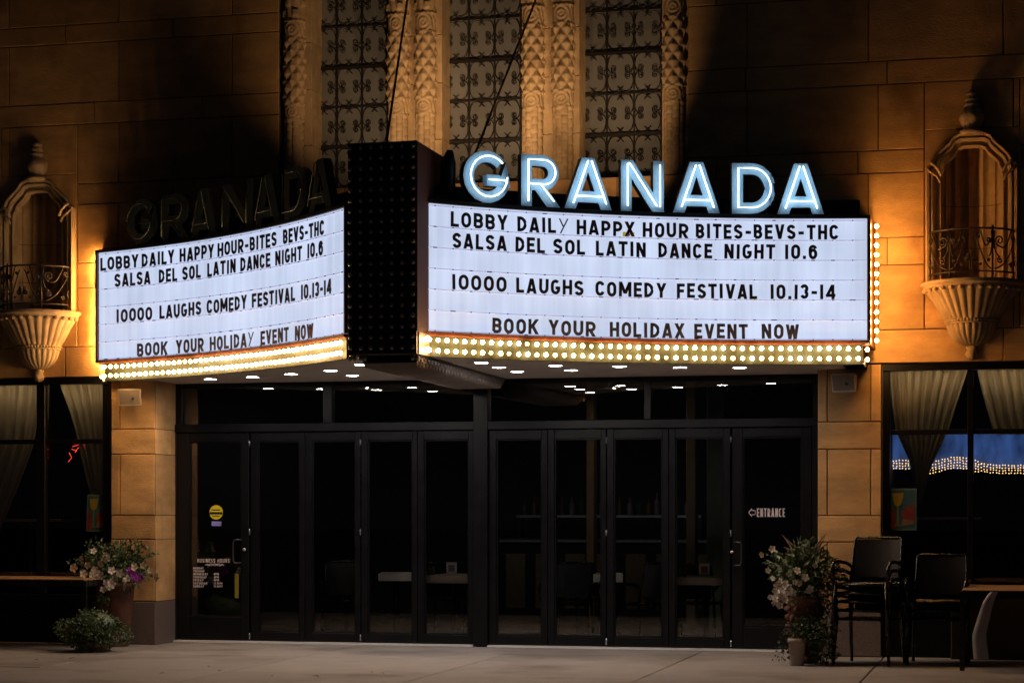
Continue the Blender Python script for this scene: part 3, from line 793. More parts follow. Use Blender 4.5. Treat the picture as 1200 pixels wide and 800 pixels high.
fbox(X0(205.5), X0(209), .022, ZH0 - .002, 'door_jamb', bld); fbox(X0(952.5), X0(964), .022, ZH0 - .002, 'door_jamb', bld)
GT = WZ(400, 516, YD); GB = WZ(400, 741, YD)
def door(pl, pg0, pg1, pr, lab, gb=GB, nm='folding_door_leaf', gt=GT):
    d = empty(nm); d.parent = bld; d['label'] = lab
    a, g0, g1, b = X0(pl) + .003, X0(pg0), X0(pg1), X0(pr) - .003
    zb, zt = .026, ZH0 - .01
    fbox(a, g0, zb, zt, 'stile', d, -.045, .03); fbox(g1, b, zb, zt, 'stile', d, -.045, .03)
    fbox(g0 + .001, g1 - .001, zb, gb, 'bottom_rail', d, -.043, .03); fbox(g0 + .001, g1 - .001, gt, zt, 'top_rail', d, -.043, .03)
    # glazing beads, a step in from the stiles
    for (xa, xb, za, zb_) in ((g0 + .001, g0 + .016, gb + .001, gt - .001), (g1 - .016, g1 - .001, gb + .001, gt - .001), (g0 + .017, g1 - .017, gb + .001, gb + .016), (g0 + .017, g1 - .017, gt - .016, gt - .001)):
        fbox(xa, xb, za, zb_, 'glazing_bead', d, -.03, .01, ch=.003)
    p = MB(); p.box((g0 + .014, -.008, gb + .014), (g1 - .014, 0, gt - .014)); p.build('pane', M['door_glass'], d)
    return d
def pull(d, px, py0, py1, side):
    x = X0(px); z0, z1 = WZ(px, py1, YD), WZ(px, py0, YD)
    h = MB(); s_ = side * .075
    h.tube([(x + s_, -.045, z1), (x + s_, -.10, z1), (x + s_ * .2, -.11, z1), (x, -.11, z1 - .03), (x, -.11, z0 + .03), (x + s_ * .2, -.11, z0), (x + s_, -.10, z0), (x + s_, -.045, z0)], .011, 8)
    h.build('pull_handle', M['handle'], d)
    lk = MB(); lk.tube([(x + side * .11, -.03, (z0 + z1) / 2 + .02), (x + side * .11, -.06, (z0 + z1) / 2 + .02)], .018, 10); lk.build('lock', M['aluminium'], d)
d1 = door(208.5, 222.5, 284.5, 293.5, 'left hinged door with yellow round sticker and business hours', WZ(250, 722, YD), 'entrance_door')
pull(d1, 277.5, 632, 659, 1)
LV = [(295.5, 303.5, 352.5, 358.8), (358.8, 366.6, 418, 424), (424.5, 432, 484.5, 490.5), (490.5, 498, 550.5, 557)]
RV = [(574, 582.5, 636, 643), (643, 650.6, 705.7, 711.5), (712, 720, 777, 784.5), (784.5, 792, 849, 856.5)]
ords = ['first', 'second', 'third', 'fourth']
for k, v in enumerate(LV): door(*v, '%s folding glass leaf right of the business hours door' % ords[k], GB)
for k, v in enumerate(RV): door(*v, '%s folding glass leaf right of the centre post' % ords[k], GB)
d2 = door(858.5, 871, 940, 952, 'right hinged door lettered ENTRANCE with arrow', WZ(900, 734, YD), 'entrance_door')
pull(d2, 870.5, 635, 662, -1)
# hinge knuckles and floor bolts
for px in (294.5, 424.2, 711.8, 857.5):
    for zc_ in (.08, 1.25, 2.25):
        h = MB(); h.tube([(X0(px), -.055, zc_ - .035), (X0(px), -.055, zc_ + .035)], .009, 8); h.build('hinge', M['bluegrey'], bld)
# decals on the doors
YL = -.0095
def decal_text(s, pa, pb, pyb, pyt, par, m='white_print', tf=.17):
    mb = MB(); zb_, zt_ = WZ(pa, pyb, YL), WZ(pa, pyt, YL); h = zt_ - zb_
    text_mesh(mb, s, WX(pa, YL), WX(pb, YL), zb_, h, h * tf, YL, YL + .001); mb.build('lettering', M[m], par)
decal_text('ENTRANCE', 887, 920, 605.3, 595.2, d2, tf=.13)
ar = MB(); ax0, ax1 = WX(877.5, YL), WX(885, YL); azm = WZ(880, 600.3, YL)
arr = [(ax0, azm), (ax0 + .032, azm + .042), (ax0 + .032, azm + .022), (ax1, azm + .022), (ax1, azm - .022), (ax0 + .032, azm - .022), (ax0 + .032, azm - .042)]
ar.tube([(x, YL, z) for x, z in arr], .0055, 4, closed=True, smooth=False); ar.build('arrow', M['white_print'], d2)
decal_text('BUSINESS HOURS', 231.2, 269, 658.6, 654.2, d1, tf=.15)
rowsy = [665.2, 668.7, 672.2, 675.8, 679.3, 682.9, 686.4]
days = [('MONDAY', 238.5, ''), ('TUESDAY', 239.5, ''), ('WEDNESDAY', 243.5, '4PM'), ('THURSDAY', 242, '4PM'), ('FRIDAY', 238.5, '4PM'), ('SATURDAY', 243, '11AM'), ('SUNDAY', 239, '11AM')]
for (dn, xe, tm), y in zip(days, rowsy):
    decal_text(dn, 226.5, xe, y + 1.3, y - 1.3, d1, tf=.2)
    if tm: decal_text(tm, 250.5, 256.5 if tm[0] == '4' else 260.5, y + 1.3, y - 1.3, d1, tf=.2)
orn = MB(); zo = WZ(250, 661.3, YL)
for sgn in (-1, 1):
    xo = WX(251.5, YL); orn.tube([(xo + sgn * x, YL, zo + z) for x, z in ((0, .012), (.03, .004), (.05, .012), (.07, -.004), (.09, .006), (.115, -.006))], .004, 4, smooth=False)
    orn.tube([(xo + sgn * x, YL, zo + z) for x, z in ((0, -.01), (.03, -.002), (.06, -.012), (.09, -.004))], .003, 4, smooth=False)
orn.build('ornament', M['white_print'], d1)
st = MB(); cx_, cz_, r_ = WX(253.3, YL), WZ(253, 600, YL), .082
st.prism([(cx_ + r_ * math.cos(2 * PI * k / 32), cz_ + r_ * math.sin(2 * PI * k / 32)) for k in range(32)], YL - .001, YL); st.build('round_sticker', M['yellow'], d1)
sb = MB(); sb.box((cx_ - .078, YL - .003, cz_ - .022), (cx_ + .078, YL - .0015, cz_ + .004)); sb.box((cx_ - .05, YL - .003, cz_ + .022), (cx_ + .05, YL - .0015, cz_ + .034)); sb.box((cx_ - .045, YL - .003, cz_ - .045), (cx_ + .045, YL - .0015, cz_ - .036)); sb.build('sticker_print', M['black'], d1)
lv = MB(); lv.box((WX(248, YL), YL - .002, WZ(250, 616, YL)), (WX(259.3, YL), YL, WZ(250, 610.5, YL))); lv.build('small_sign', M['lavender'], d1)
ys = MB(); ys.box((X0(277), -.048, WZ(280, 700, YD)), (X0(281.5), -.0455, WZ(280, 671.5, YD))); ys.build('stile_sticker', M['stile_yellow'], d1)

# ================================================================== MARQUEE
mq = tag(empty('theatre_marquee', (WX(450, -2), -2, 0)), 'V shaped theatre marquee with lit letter boards, bulb borders and GRANADA letters', 'marquee')
mqi = Matrix.Translation(-Vector(mq.location))
def mbuild(mb, name, mats, par=None, loc=None, rz=0):
    """build a marquee part; coordinates are world, the empty sits at the marquee's foot"""
    o = mb.build(name, mats, None, loc or (0, 0, 0), rz)
    p = par or mq; o.parent = p
    o.location = Vector(o.location) - Vector(mq.location) if p == mq else o.location
    return o
def mobj(name, me, par, loc, rz=0, scale=None):
    o = obj(name, me, par, loc, rz)
    if par == mq: o.location = Vector(loc) - Vector(mq.location)
    if scale: o.scale = scale
    return o
KM = .985
HT = 2.908 * KM                                     # panel top above the eye
def curve(pp):
    xs_, ys_ = zip(*pp); c = np.polyfit(np.array(xs_) / 1000, ys_, 3); out = []
    for k in range(33):
        x = xs_[0] + (xs_[-1] - xs_[0]) * k / 32; y = float(np.polyval(c, x / 1000))
        sc = (HOR - y) / HT; t = F / sc; u = (x - 600) / F
        out.append((t * (-SN + u * CS), -D + t * (CS + u * SN)))
    return out
BR0, BR1 = EYE + 1.608 * KM, EYE + 1.508 * KM
class Sign:
    def __init__(s, pp):
        s.p = [Vector(q) for q in curve(pp)]; s.c = [0]
        for k in range(1, len(s.p)): s.c.append(s.c[-1] + (s.p[k] - s.p[k - 1]).length)
        s.L = s.c[-1]; s.px = [PX(q.x, q.y) for q in s.p]
    def at(s, d):
        d_ = max(0, min(s.L, d)); k = 0
        while k < len(s.c) - 2 and s.c[k + 1] < d_: k += 1
        f = (d - s.c[k]) / (s.c[k + 1] - s.c[k]); p = s.p[k].lerp(s.p[k + 1], f)
        i0, i1 = max(0, k - 1), min(len(s.p) - 1, k + 2); t = (s.p[i1] - s.p[i0]).normalized()
        return p, t, Vector((t.y, -t.x))          # position, tangent, outward normal
    def s_px(s, x): return float(np.interp(x, s.px, s.c))
    def pt(s, d, off, z): p, t, n = s.at(d); q = p + n * off; return (q.x, q.y, z)
    def ang(s, d): p, t, n = s.at(d); return math.atan2(t.y, t.x)
    def sweep(s, mb, s0, s1, o0, o1, z0, z1, n=28):
        """curved box between arc lengths, offsets and heights"""
        R = []
        for k in range(n + 1):
            d = s0 + (s1 - s0) * k / n
            R.append(mb.add([s.pt(d, o1, z0), s.pt(d, o1, z1), s.pt(d, o0, z1), s.pt(d, o0, z0)]))
        for k in range(n):
            a, b = R[k], R[k + 1]
            for q in range(4): w = (q + 1) % 4; mb.face((a + q, b + q, b + w, a + w))
        mb.face([R[0] + q for q in (0, 1, 2, 3)]); mb.face([R[-1] + q for q in (3, 2, 1, 0)])
SR = Sign([(496, 237.6), (563, 243), (625, 247.6), (720, 252.2), (815, 255.2), (915, 256.3), (1016, 256.3)])
SL = Sign([(116, 296.5), (160, 292.0), (210, 285.5), (260, 277.8), (310, 268), (360, 256.5), (406, 243)])
ZP0, ZP1 = EYE + HT - 1.214 * KM, EYE + HT            # panel bottom / top
ZB0, ZB1 = EYE + 1.455 * KM, EYE + 1.65 * KM                         # bulb band
ZR = EYE + 3.12 * KM                                        # parapet top
bulb_me = MB(); bulb_me.ball((0, -.043, 0), .0200, 10, 7); bulb_me.mesh_ = None
bm = bulb_me.mesh('light_bulb', M['bulb'])
M['bulb_b'] = mat('lit_bulb_bright', (1, .8, .5), .3, emit=(1, .62, .26), estr=150); M['bulb_c'] = mat('lit_bulb_weak', (1, .8, .5), .3, emit=(1, .50, .15), estr=48)
bm_b = bulb_me.mesh('light_bulb', M['bulb_b']); bm_c = bulb_me.mesh('light_bulb', M['bulb_c'])
bm_side = bulb_me.mesh('light_bulb', M['bulb_side'])
bm_dim = MB(); bm_dim.ball((0, -.028, 0), .020, 10, 7); bm_dim = bm_dim.mesh('light_bulb', M['bulb_dim'])
bm_off = MB(); bm_off.ball((0, -.020, 0), .0215, 8, 6); bm_off = bm_off.mesh('unlit_bulb', M['bulb_off'])
LINES = {
 'R': [(0, [('LOBBY', 527, 593.8), ('DAILy', 605.5, 665), ('HAPPX', 675, 743), ('HOUR', 752.5, 806), ('BITES-BEVS-THC', 814.8, 982.5)]),
       (1, [('SALSA', 529, 592.7), ('DEL', 603, 637.5), ('SOL', 647.5, 684.7), ('LATIN', 697.5, 756), ('DANCE', 771, 834), ('NIGHT', 848.3, 907.8), ('10.6', 919.3, 957.6)]),
       (3, [('10000', 528.3, 592.4), ('LAUGHS', 604, 683), ('COMEDY', 697, 779.8), ('FESTIVAL', 792.6, 886.8), ('10.13-14', 902.3, 978.7)]),
       (5, [('BOOK', 575.8, 630), ('YOUR', 642, 697), ('HOLIDAX', 713.9, 801.6), ('EVENT', 813, 876), ('NOW', 892.3, 936)])],
 'L': [(0, [('LOBBY', 119.4, 163.8), ('DAILY', 168, 206), ('HAPPY', 212.5, 252.5), ('HOUR-BITES', 257, 326), ('BEVS-THC', 334, 382)]),
       (1, [('SALSA', 136, 178), ('DEL', 188, 209.4), ('SOL', 215.6, 237), ('LATIN', 245, 278), ('DANCE', 283.8, 318.8), ('NIGHT', 325, 356), ('10.6', 362.5, 380.6)]),
       (3, [('10000', 138, 180), ('LAUGHS', 188.8, 237.5), ('COMEDY', 244.4, 291), ('FESTIVAL', 297.5, 347.8), ('10.13-14', 355, 390.4)]),
       (5, [('BOOK', 162.5, 198), ('YOUR', 208, 240.6), ('HOLIDAy', 248, 299), ('EVENT', 307.5, 340.4), ('NOW', 348, 369.4)])]}
LH = .146 * KM
gcache = {}
def letter_me(c, w, m):
    key = (c, round(w, 3), m)
    if key not in gcache:
        mb = MB(); t = .030 if c != 'y' else .012
        strokes_mesh(mb, c, w, LH, t, -.006, 0, -w / 2, 0, .0003)
        gcache[key] = mb.mesh('sign_letter', M[m])
    return gcache[key]
def board(S, key, lab):
    bd = MB(); S.sweep(bd, 0, S.L, -.02, 0, ZP0, ZP1)
    b = mbuild(bd, 'letter_board', M['panel']); b['label'] = lab
    row = (ZP1 - ZP0 - .021) / 6; zt = ZP1 - .018
    for r in range(7):
        z = zt - row * r if r < 6 else ZP0 + .008
        rl = MB(); S.sweep(rl, .004, S.L - .004, .001, .010, z - .006, z + .004); rl.cur = 1
        k = .12
        while k < S.L - .05:
            p, t, n = S.at(k); w_ = random.uniform(.005, .03) if random.random() < .35 else .006
            rl.obox((*(p + n * .012), z - .001), (t.x * w_, t.y * w_, 0), (n.x * .004, n.y * .004, 0), (0, 0, .005)); k += .194
        o = mbuild(rl, 'letter_rail', [M['rail'], M['clip']]); reparent(o, b)
    for r, words in LINES[key]:
        zb = zt - row * (r + 1) + .009
        for wd, pa, pb in words:
            s0, s1 = S.s_px(pa), S.s_px(pb); ad = [gw(c) for c in wd]; gp = .13
            tot = sum(ad) + gp * (len(wd) - 1); k = (s1 - s0) / tot; x = s0
            for c, a in zip(wd, ad):
                w = a * k; sc_ = x + w / 2; p, t, n = S.at(sc_); q = p + n * .018
                mm = 'letter_maroon' if random.random() < .06 else 'letter_black'
                w = max(w, .034)
                o = mobj('sign_letter', letter_me(c, w, mm), mq, (q.x, q.y, zb + random.uniform(-.003, .003)), S.ang(sc_))
                o.rotation_euler[1] = random.uniform(-.02, .02)
                reparent(o, b); x += (a + gp) * k
    return b
def reparent(o, p):   # o is a child of mq (coordinates relative to it); p also sits under mq with no rotation
    o.parent = p; o.location = Vector(o.location) - Vector(p.location) if p.location.length < 1e9 else o.location
def board_fix(): pass
# letter boards: mesh verts are world coordinates, object location = -mq.location, so children keep matching offsets
brd_r = board(SR, 'R', 'right lit letter board facing the street, letters in black'); brd_l = board(SL, 'L', 'left lit letter board, curved and seen at an angle')
# the odd scrap behind the X of HAPPX
sX = SR.s_px(736); p, t, n = SR.at(sX); zX = ZP1 - .018 - (ZP1 - ZP0 - .021) / 6 + .008
for dx, c, hh in ((-.042, 'yellow', .045), (.042, 'yellow', .045), (0, 'letter_maroon', .03)):
    b = MB(); q = p + t * dx + n * .0135; b.obox((q.x, q.y, zX + hh / 2), (t.x * .018, t.y * .018, 0), (n.x * .002, n.y * .002, 0), (0, 0, hh / 2)); reparent(mbuild(b, 'paper_scrap', M['scrap'] if c == 'yellow' else M[c]), brd_r)
pu = MB(); q = p + n * .03; pu.ball((q.x, q.y, zX + .012), .014, 8, 5); reparent(mbuild(pu, 'purple_clip', M['lavender']), brd_r)

for S, e0, e1 in ((SR, 0, .03), (SL, .03, 0)):
    f = MB(); S.sweep(f, -e0 - .0, S.L + e1, -.24, -.021, ZB1 + .002, ZP1 + .03); mbuild(f, 'sign_box', M['black'])
    f = MB(); S.sweep(f, -e0, S.L + e1, -.022, .03, ZP1 + .001, ZP1 + .031); mbuild(f, 'frame_trim', M['black'])
    f = MB(); S.sweep(f, -e0, S.L + e1, -.022, .03, ZP0 - .031, ZP0 - .001); mbuild(f, 'frame_trim', M['brown_trim'])
    for d0, d1 in ((-.03, -.001), (S.L + .001, S.L + .03)):
        f = MB(); S.sweep(f, d0, d1, -.022, .03, ZP0, ZP1, 1); mbuild(f, 'frame_trim', M['brown_trim'])
    a, b_ = (.0, S.L - .05) if S is SR else (.09, S.L)
    f = MB(); S.sweep(f, a, b_, -.05, 0, ZB0, ZB1); band = mbuild(f, 'bulb_band', M['cream'])
    f = MB(); S.sweep(f, a - .004, b_ + .004, -.05, .012, ZB1 + .0015, ZB1 + .008); mbuild(f, 'band_trim', M['orange'])
    nb = int((b_ - a - .08) / .0945)
    for r, z in enumerate((BR0, BR1)):
        for k in range(nb + 1):
            d = a + .04 + (b_ - a - .08) * k / nb; p, t, n = S.at(d)
            dim = S is SR and (k, r) in ((11, 0), (7, 1), (9, 1), (18, 0), (26, 1))
            o = mobj('light_bulb', bm_dim if dim else random.choice((bm, bm, bm_b, bm_c)), mq, (p.x + n.x * .002, p.y + n.y * .002, z + random.uniform(-.0025, .0025)), S.ang(d)); reparent(o, band)
    # roof parapet carrying the big letters
    f = MB(); S.sweep(f, a + (0 if S is SR else -.02), b_ - (0 if S is SL else -.0), -.30, -.16, ZP1 + .031, ZR); mbuild(f, 'parapet', M['black'])
    f = MB(); S.sweep(f, a + (0 if S is SR else -.02), b_, -.16, .012, ZP1 + .0315, ZP1 + .045); mbuild(f, 'letter_ledge', M['black'])
# end returns to the wall, with a column of bulbs
eR = SR.at(SR.L)[0]; eL = SL.at(0)[0]
f = MB(); f.vprism([(eR.x - .25, eR.y + .24), (eR.x + .028, eR.y + .02), (eR.x + .03, WF - .004), (eR.x - .25, WF - .004)], ZB1, ZP1 + .03); mbuild(f, 'end_return', M['orange'])
f = MB(); f.vprism([(eR.x - .25, eR.y + .1), (eR.x - .05, eR.y + .055), (eR.x - .05, WF - .004), (eR.x - .25, WF - .004)], ZB0, ZB1 - .002); er2 = mbuild(f, 'band_return', M['cream'])
f = MB(); f.vprism([(eL.x - .006, eL.y + .03), (eL.x + .08, eL.y + .03), (eL.x + .08, WF - .004), (eL.x - .006, WF - .004)], ZB1 + .003, ZP1 + .03); mbuild(f, 'end_return', M['orange'])
for k in range(13):
    mobj('light_bulb', bm_side, mq, (eR.x + .034, WF - .50, ZP1 - .045 - k * (ZP1 - ZP0 - .06) / 12.0), PI / 2)
for z in (BR0, BR1): mobj('light_bulb', bm, mq, (eR.x - .048, eR.y + .10, z), PI / 2)
for k in range(13):
    mobj('light_bulb', bm_side, mq, (eL.x + .008, eL.y + .03, ZP1 - .045 - k * (ZP1 - ZP0 - .06) / 12.0), -PI / 2)
for z in (BR0, BR1):
    p, t, n = SL.at(.09); mobj('light_bulb', bm, mq, (p.x - .004, p.y + .03, z), -PI / 2)

# tower with unlit bulbs
TY = -3.75
tx0, tx1 = WX(407.5, TY), WX(488, TY); tz1 = WZ(488, 164.5, TY); tz0 = ZB0 - .003
tw = MB(); tw.box((tx0, TY, tz0), (tx1, TY + 1.25, tz1), .006); two = mbuild(tw, 'tower', M['tower_black'])
sd = MB(); sd.box((tx1 - .01, TY + .012, tz0 + .21), (tx1 + .006, TY + 1.25, tz1 - .01)); reparent(mbuild(sd, 'side_cladding', M['maroon']), two)
sd = MB(); sd.box((tx1 + .001, TY + .05, tz0 + .005), (tx1 + .012, SR.p[0].y + .04, tz0 + .205)); reparent(mbuild(sd, 'orange_return', M['orange']), two)
for z in (BR0, BR1): reparent(mobj('light_bulb', bm, mq, (tx1 + .014, TY + .17, z), PI / 2), two)
for c_ in range(7):
    for r_ in range(20):
        x = tx0 + .03 + (tx1 - tx0 - .06) * c_ / 6; z = tz1 - .05 - (tz1 - tz0 - .11) * r_ / 19
        reparent(mobj('unlit_bulb', bm_off, mq, (x, TY - .001, z), 0), two)
for c_ in (0, 1, 6):
    x = tx0 + .03 + (tx1 - tx0 - .06) * c_ / 6
    for dx in (-.02, .02):
        b = MB(); b.ball((x + dx, TY + .05, tz0 - .028), .022, 8, 6, (1, 1, 1.2)); reparent(mbuild(b, 'drop_bulb', M['bulb_off']), two)
# soffit and roof
def plan(inset=0):
    P = []
    for k in range(25):
        q = SL.pt(.03 + (SL.L - .03) * k / 24, -.03 - inset, 0); P.append(q[:2])
    P += [(tx0 + .01, TY + .03 + inset), (tx1 - .01, TY + .03 + inset)]
    for k in range(25): q = SR.pt(SR.L * k / 24 - .02 * (k == 24), -.03 - inset, 0); P.append(q[:2])
    return P
base = plan()
so = MB(); poly = base + [(eR.x - .06, WF - .01), (XPR0 - .004, WF - .01), (XPR0 - .004, -.002), (XPL1 + .004, -.002), (XPL1 + .004, WF - .01), (eL.x + .10, WF - .01)]
so.vprism(poly, ZS, ZS + .03); sof = mbuild(so, 'soffit', M['soffit'])
ro = MB(); ro.vprism(plan(.26) + [(eR.x, WF - .006), (eL.x + .05, WF - .006)], ZP1 + .034, ZP1 + .06); mbuild(ro, 'roof_deck', M['black'])
# downlights
dl = [(246.5, 443), (296, 440.4), (341, 437), (387.5, 433), (423, 426), (413, 438.7), (448, 432), (471.5, 437), (564, 423.7), (585, 429), (606, 434), (651, 427), (669, 432.5), (726, 428), (797, 429), (867, 429.3)]
dme = MB(); dme.vprism([(.062 * math.cos(2 * PI * k / 20), .062 * math.sin(2 * PI * k / 20)) for k in range(20)], -.012, -.001); dlm = dme.mesh('downlight', M['downlight'])
rim = MB(); rim.tube([(.074 * math.cos(2 * PI * k / 20), .074 * math.sin(2 * PI * k / 20), -.005) for k in range(20)], .010, 6, closed=True); rim = rim.mesh('trim_ring', M['white_trim'])
for x, y in dl:
    gx, gy = onZ(x, y, ZS)
    o = mobj('downlight', dlm, mq, (gx, gy, ZS)); r = obj('trim_ring', rim, o)
# ribbed duct under the tower
xr0, yr = tx0 + .02, TY + .16
rb = MB(); nR = 30
xb_, yb_ = onZ(524, 446, ZS); xc_, yc_ = onZ(592, 441, ZS)
xa0, xa1_ = tx0 + .08, tx1 - .02
Yend = -.12
xe0 = WX(530, Yend); xe1 = WX(592, Yend)
def ribs(u, v):
    k = v * nR; f = v; x0_ = xa0 + (xe0 - xa0) * f; x1_ = xa1_ + (xe1 - xa1_) * f
    y = yr + (Yend - yr) * f; a = PI * u; dep = .07 + .045 * math.sin(v * nR * 2 * PI)
    return ((x0_ + x1_) / 2 - (x1_ - x0_) / 2 * math.cos(a), y, ZS - .002 - dep * min(1, math.sin(a) * 2.2))
rb.grid(ribs, 14, nR * 4, smooth=False); mbuild(rb, 'ribbed_beam', M['ribbed'])
# stay rods
def rod(pa, ya, za_px, pb, yb, pbz):
    A = (WX(pa, ya), ya, WZ(pa, za_px, ya)); B = (WX(pb, yb), yb, WZ(pb, pbz, yb))
    b = MB(); b.tube([A, B], .013, 8); mbuild(b, 'stay_rod', M['brown_rod'])
rod(453, -2.55, 166, 478.5, -.66, -8)
rod(552, -2.3, 192, 631, -.66, -8)

# ---- GRANADA channel letters
def big(S, items, lit):
    for ch, pa, pb in items:
        s0, s1 = S.s_px(pa), S.s_px(pb); w = s1 - s0; h = .505 * KM; t = .112 * KM
        sc_ = (s0 + s1) / 2; p, tt, n = S.at(sc_); z0 = EYE + 2.952 * KM
        q = p + n * .0
        b = MB(); strokes_mesh(b, ch, w, h, t, -.02, .07, -w / 2, 0, .0008, 1)
        o = mobj('channel_letter', b.mesh('channel_letter', [M['blue_enamel'], M['letter_side']] if lit else [M['unlit_enamel'], M['letter_side']]), mq, (q.x, q.y, z0), S.ang(sc_))
        o['label'] = 'lit pale blue letter %s' % ch if lit else 'dark unlit letter %s' % ch
        for st_ in glyph(ch, w / h, t / h):
            tb = MB()
            if st_[0] == 'P':
                pts = st_[1]
                if not st_[2] and len(pts) == 2:
                    (x0, z0_), (x1, z1_) = pts; dx, dz = x1 - x0, z1_ - z0_; L_ = math.hypot(dx, dz); m_ = .085 if not (ch == 'A') else 0
                    pts = [(x0 + dx / L_ * m_, z0_ + dz / L_ * m_), (x1 - dx / L_ * m_, z1_ - dz / L_ * m_)]
                elif not st_[2]:
                    pts = list(pts); (x0, z0_), (x1, z1_) = pts[0], pts[1]; L_ = math.hypot(x1 - x0, z1_ - z0_)
                    if L_ > .2: pts[0] = (x0 + (x1 - x0) / L_ * .085, z0_ + (z1_ - z0_) / L_ * .085)
            else:
                (x0, z0_), (x1, z1_) = st_[1], st_[2]
                f = .09 if min(z0_, z1_) == 0 else 0
                if z0_ < z1_: pts = [(x0 + (x1 - x0) * .10, z0_ + .10), (x1 - (x1 - x0) * .05, z1_ - .07)]
                else: pts = [(x0 + (x1 - x0) * .05, z0_ - (.07 if z0_ > .9 else 0)), (x1 - (x1 - x0) * .10, z1_ + .10)]
            tb.tube([(-w / 2 + x * h, -.070, z * h) for x, z in pts], .0075, 6, closed=st_[2])
            me = tb.mesh('neon_tube', M['neon'] if lit else M['unlit_tube']); obj('neon_tube', me, o)
        so_ = MB()
        for sx in (-.3, .3):
            so_.tube([(w * sx, .02, -.03), (w * sx, .02, .02)], .01, 6)
        obj('letter_bracket', so_.mesh('letter_bracket', M['black']), o)
big(SR, [('G', 542, 597), ('R', 610, 654), ('A', 661, 716), ('N', 727, 777.5), ('A', 788.5, 843), ('D', 857.3, 908.5), ('A', 911, 965)], True)
big(SL, [('G', 150, 185.5), ('R', 191, 222), ('A', 226, 255), ('N', 263, 298), ('A', 301, 330), ('D', 335, 362), ('A', 364, 390)], False)
# transformer housings behind the letters
for px in (532,):
    b = MB(); q = SR.pt(SR.s_px(px), -.12, 0); b.tube([(q[0], q[1], 4.5), (q[0], q[1], 4.78), (q[0] + .02, q[1], 4.9)], [.07, .075, .03], 10); mbuild(b, 'loudhailer', M['black'])

# uplights on the marquee roof washing the window bay
ups = []
def uplight(x, y, tx, tz, e, lab):
    z = ZP1 + .07
    u = tag(empty('flood_light', (x, y, z)), lab, 'flood light', 'flood lights on the marquee roof')
    b = MB(); b.box((-.12, -.05, 0), (.12, .05, .03)); b.build('bracket', M['black'], u)
    b = MB(); b.obox((0, 0, .10), (.13, 0, 0), (0, .05, -.03), (0, .03, .05)); b.build('housing', M['black'], u)
    lamp('flood_lamp', 'SPOT', (x, y, z + .22), (tx, WF, tz), e, (1, .60, .29), .06, math.radians(66), 1.0).parent = None
uplight(WX(600, -2.0), -2.0, WX(570, WF), 6.2, 150, 'black flood light behind the lit letters, aimed up at the windows')
uplight(WX(735, -1.6), -1.6, WX(715, WF), 6.2, 90, 'black flood light nearest the right end of the roof')
uplight(WX(460, -2.1), -2.1, WX(435, WF), 6.2, 95, 'black flood light behind the tower, aimed at the left window')

lamp('flood_lamp', 'SPOT', (WX(600, -2.0) + .1, -2.0, ZP1 + .29), (WX(600, WF), WF, 5.3), 55, (1, .60, .29), .06, math.radians(64), 1.0)  # these spots have no fixture; added to fill the lower bay with light
lamp('flood_lamp', 'SPOT', (WX(735, -1.6) + .1, -1.6, ZP1 + .29), (WX(728, WF), WF, 5.25), 34, (1, .60, .29), .06, math.radians(64), 1.0)
lamp('flood_lamp', 'SPOT', (WX(480, -2.3) + .1, -2.1, ZP1 + .29), (WX(480, WF), WF, 5.4), 34, (1, .60, .29), .06, math.radians(64), 1.0)
# ================================================================== THINGS ON THE PIERS
def speaker(px, py, yaw, lab):
    y = WF - .12; t = tag(empty('wall_speaker', (WX(px, y), y, WZ(px, py, y)), yaw), lab, 'speaker', 'speakers on the piers')
    til = math.radians(32)
    c, s_ = math.cos(til), math.sin(til)
    def tr_(x, yy, z): return (x, yy * c + z * -s_ * -1 * .0 + yy * 0 + z * s_ * -.55, z * c + yy * s_ * .3)
    b = MB(); b.smooth = False
    w = .13
    pts = [(-w, -.09, .085), (w, -.09, .085), (w, -.045, -.10), (-w, -.045, -.10)]
    bk_p = [(-w * .72, .06, .075), (w * .72, .06, .075), (w * .72, .05, -.04), (-w * .72, .05, -.04)]
    i = b.add(pts + bk_p)
    for q in ((0, 3, 2, 1), (4, 5, 6, 7), (0, 1, 5, 4), (1, 2, 6, 5), (2, 3, 7, 6), (3, 0, 4, 7)): b.face([i + k for k in q])
    cb = b.build('cabinet', M['speaker'], t)
    g_ = MB(); j = g_.add([(x * .88, yy - .006, z * .84) for x, yy, z in pts] + [(x * .88, yy + .004, z * .84) for x, yy, z in pts])
    for q in ((0, 3, 2, 1), (0, 1, 5, 4), (1, 2, 6, 5), (2, 3, 7, 6), (3, 0, 4, 7)): g_.face([j + k for k in q])
    g_.build('front_grille', M['grille_cloth'], t)
    bd = MB(); bd.tube([(.04, -.086, -.02), (.04, -.078, -.02)], .014, 10); bd.build('badge', M['black'], t)
    ar_ = MB(); ar_.tube([(0, .05, 0), (0, .12, .0)], .018, 8); ar_.build('wall_arm', M['black'], t)
speaker(154, 465, math.radians(8), 'beige wall speaker high on the left pier, beneath the bulb border')
speaker(991.5, 448, math.radians(-20), 'beige wall speaker high on the right pier, beneath the bulb border')

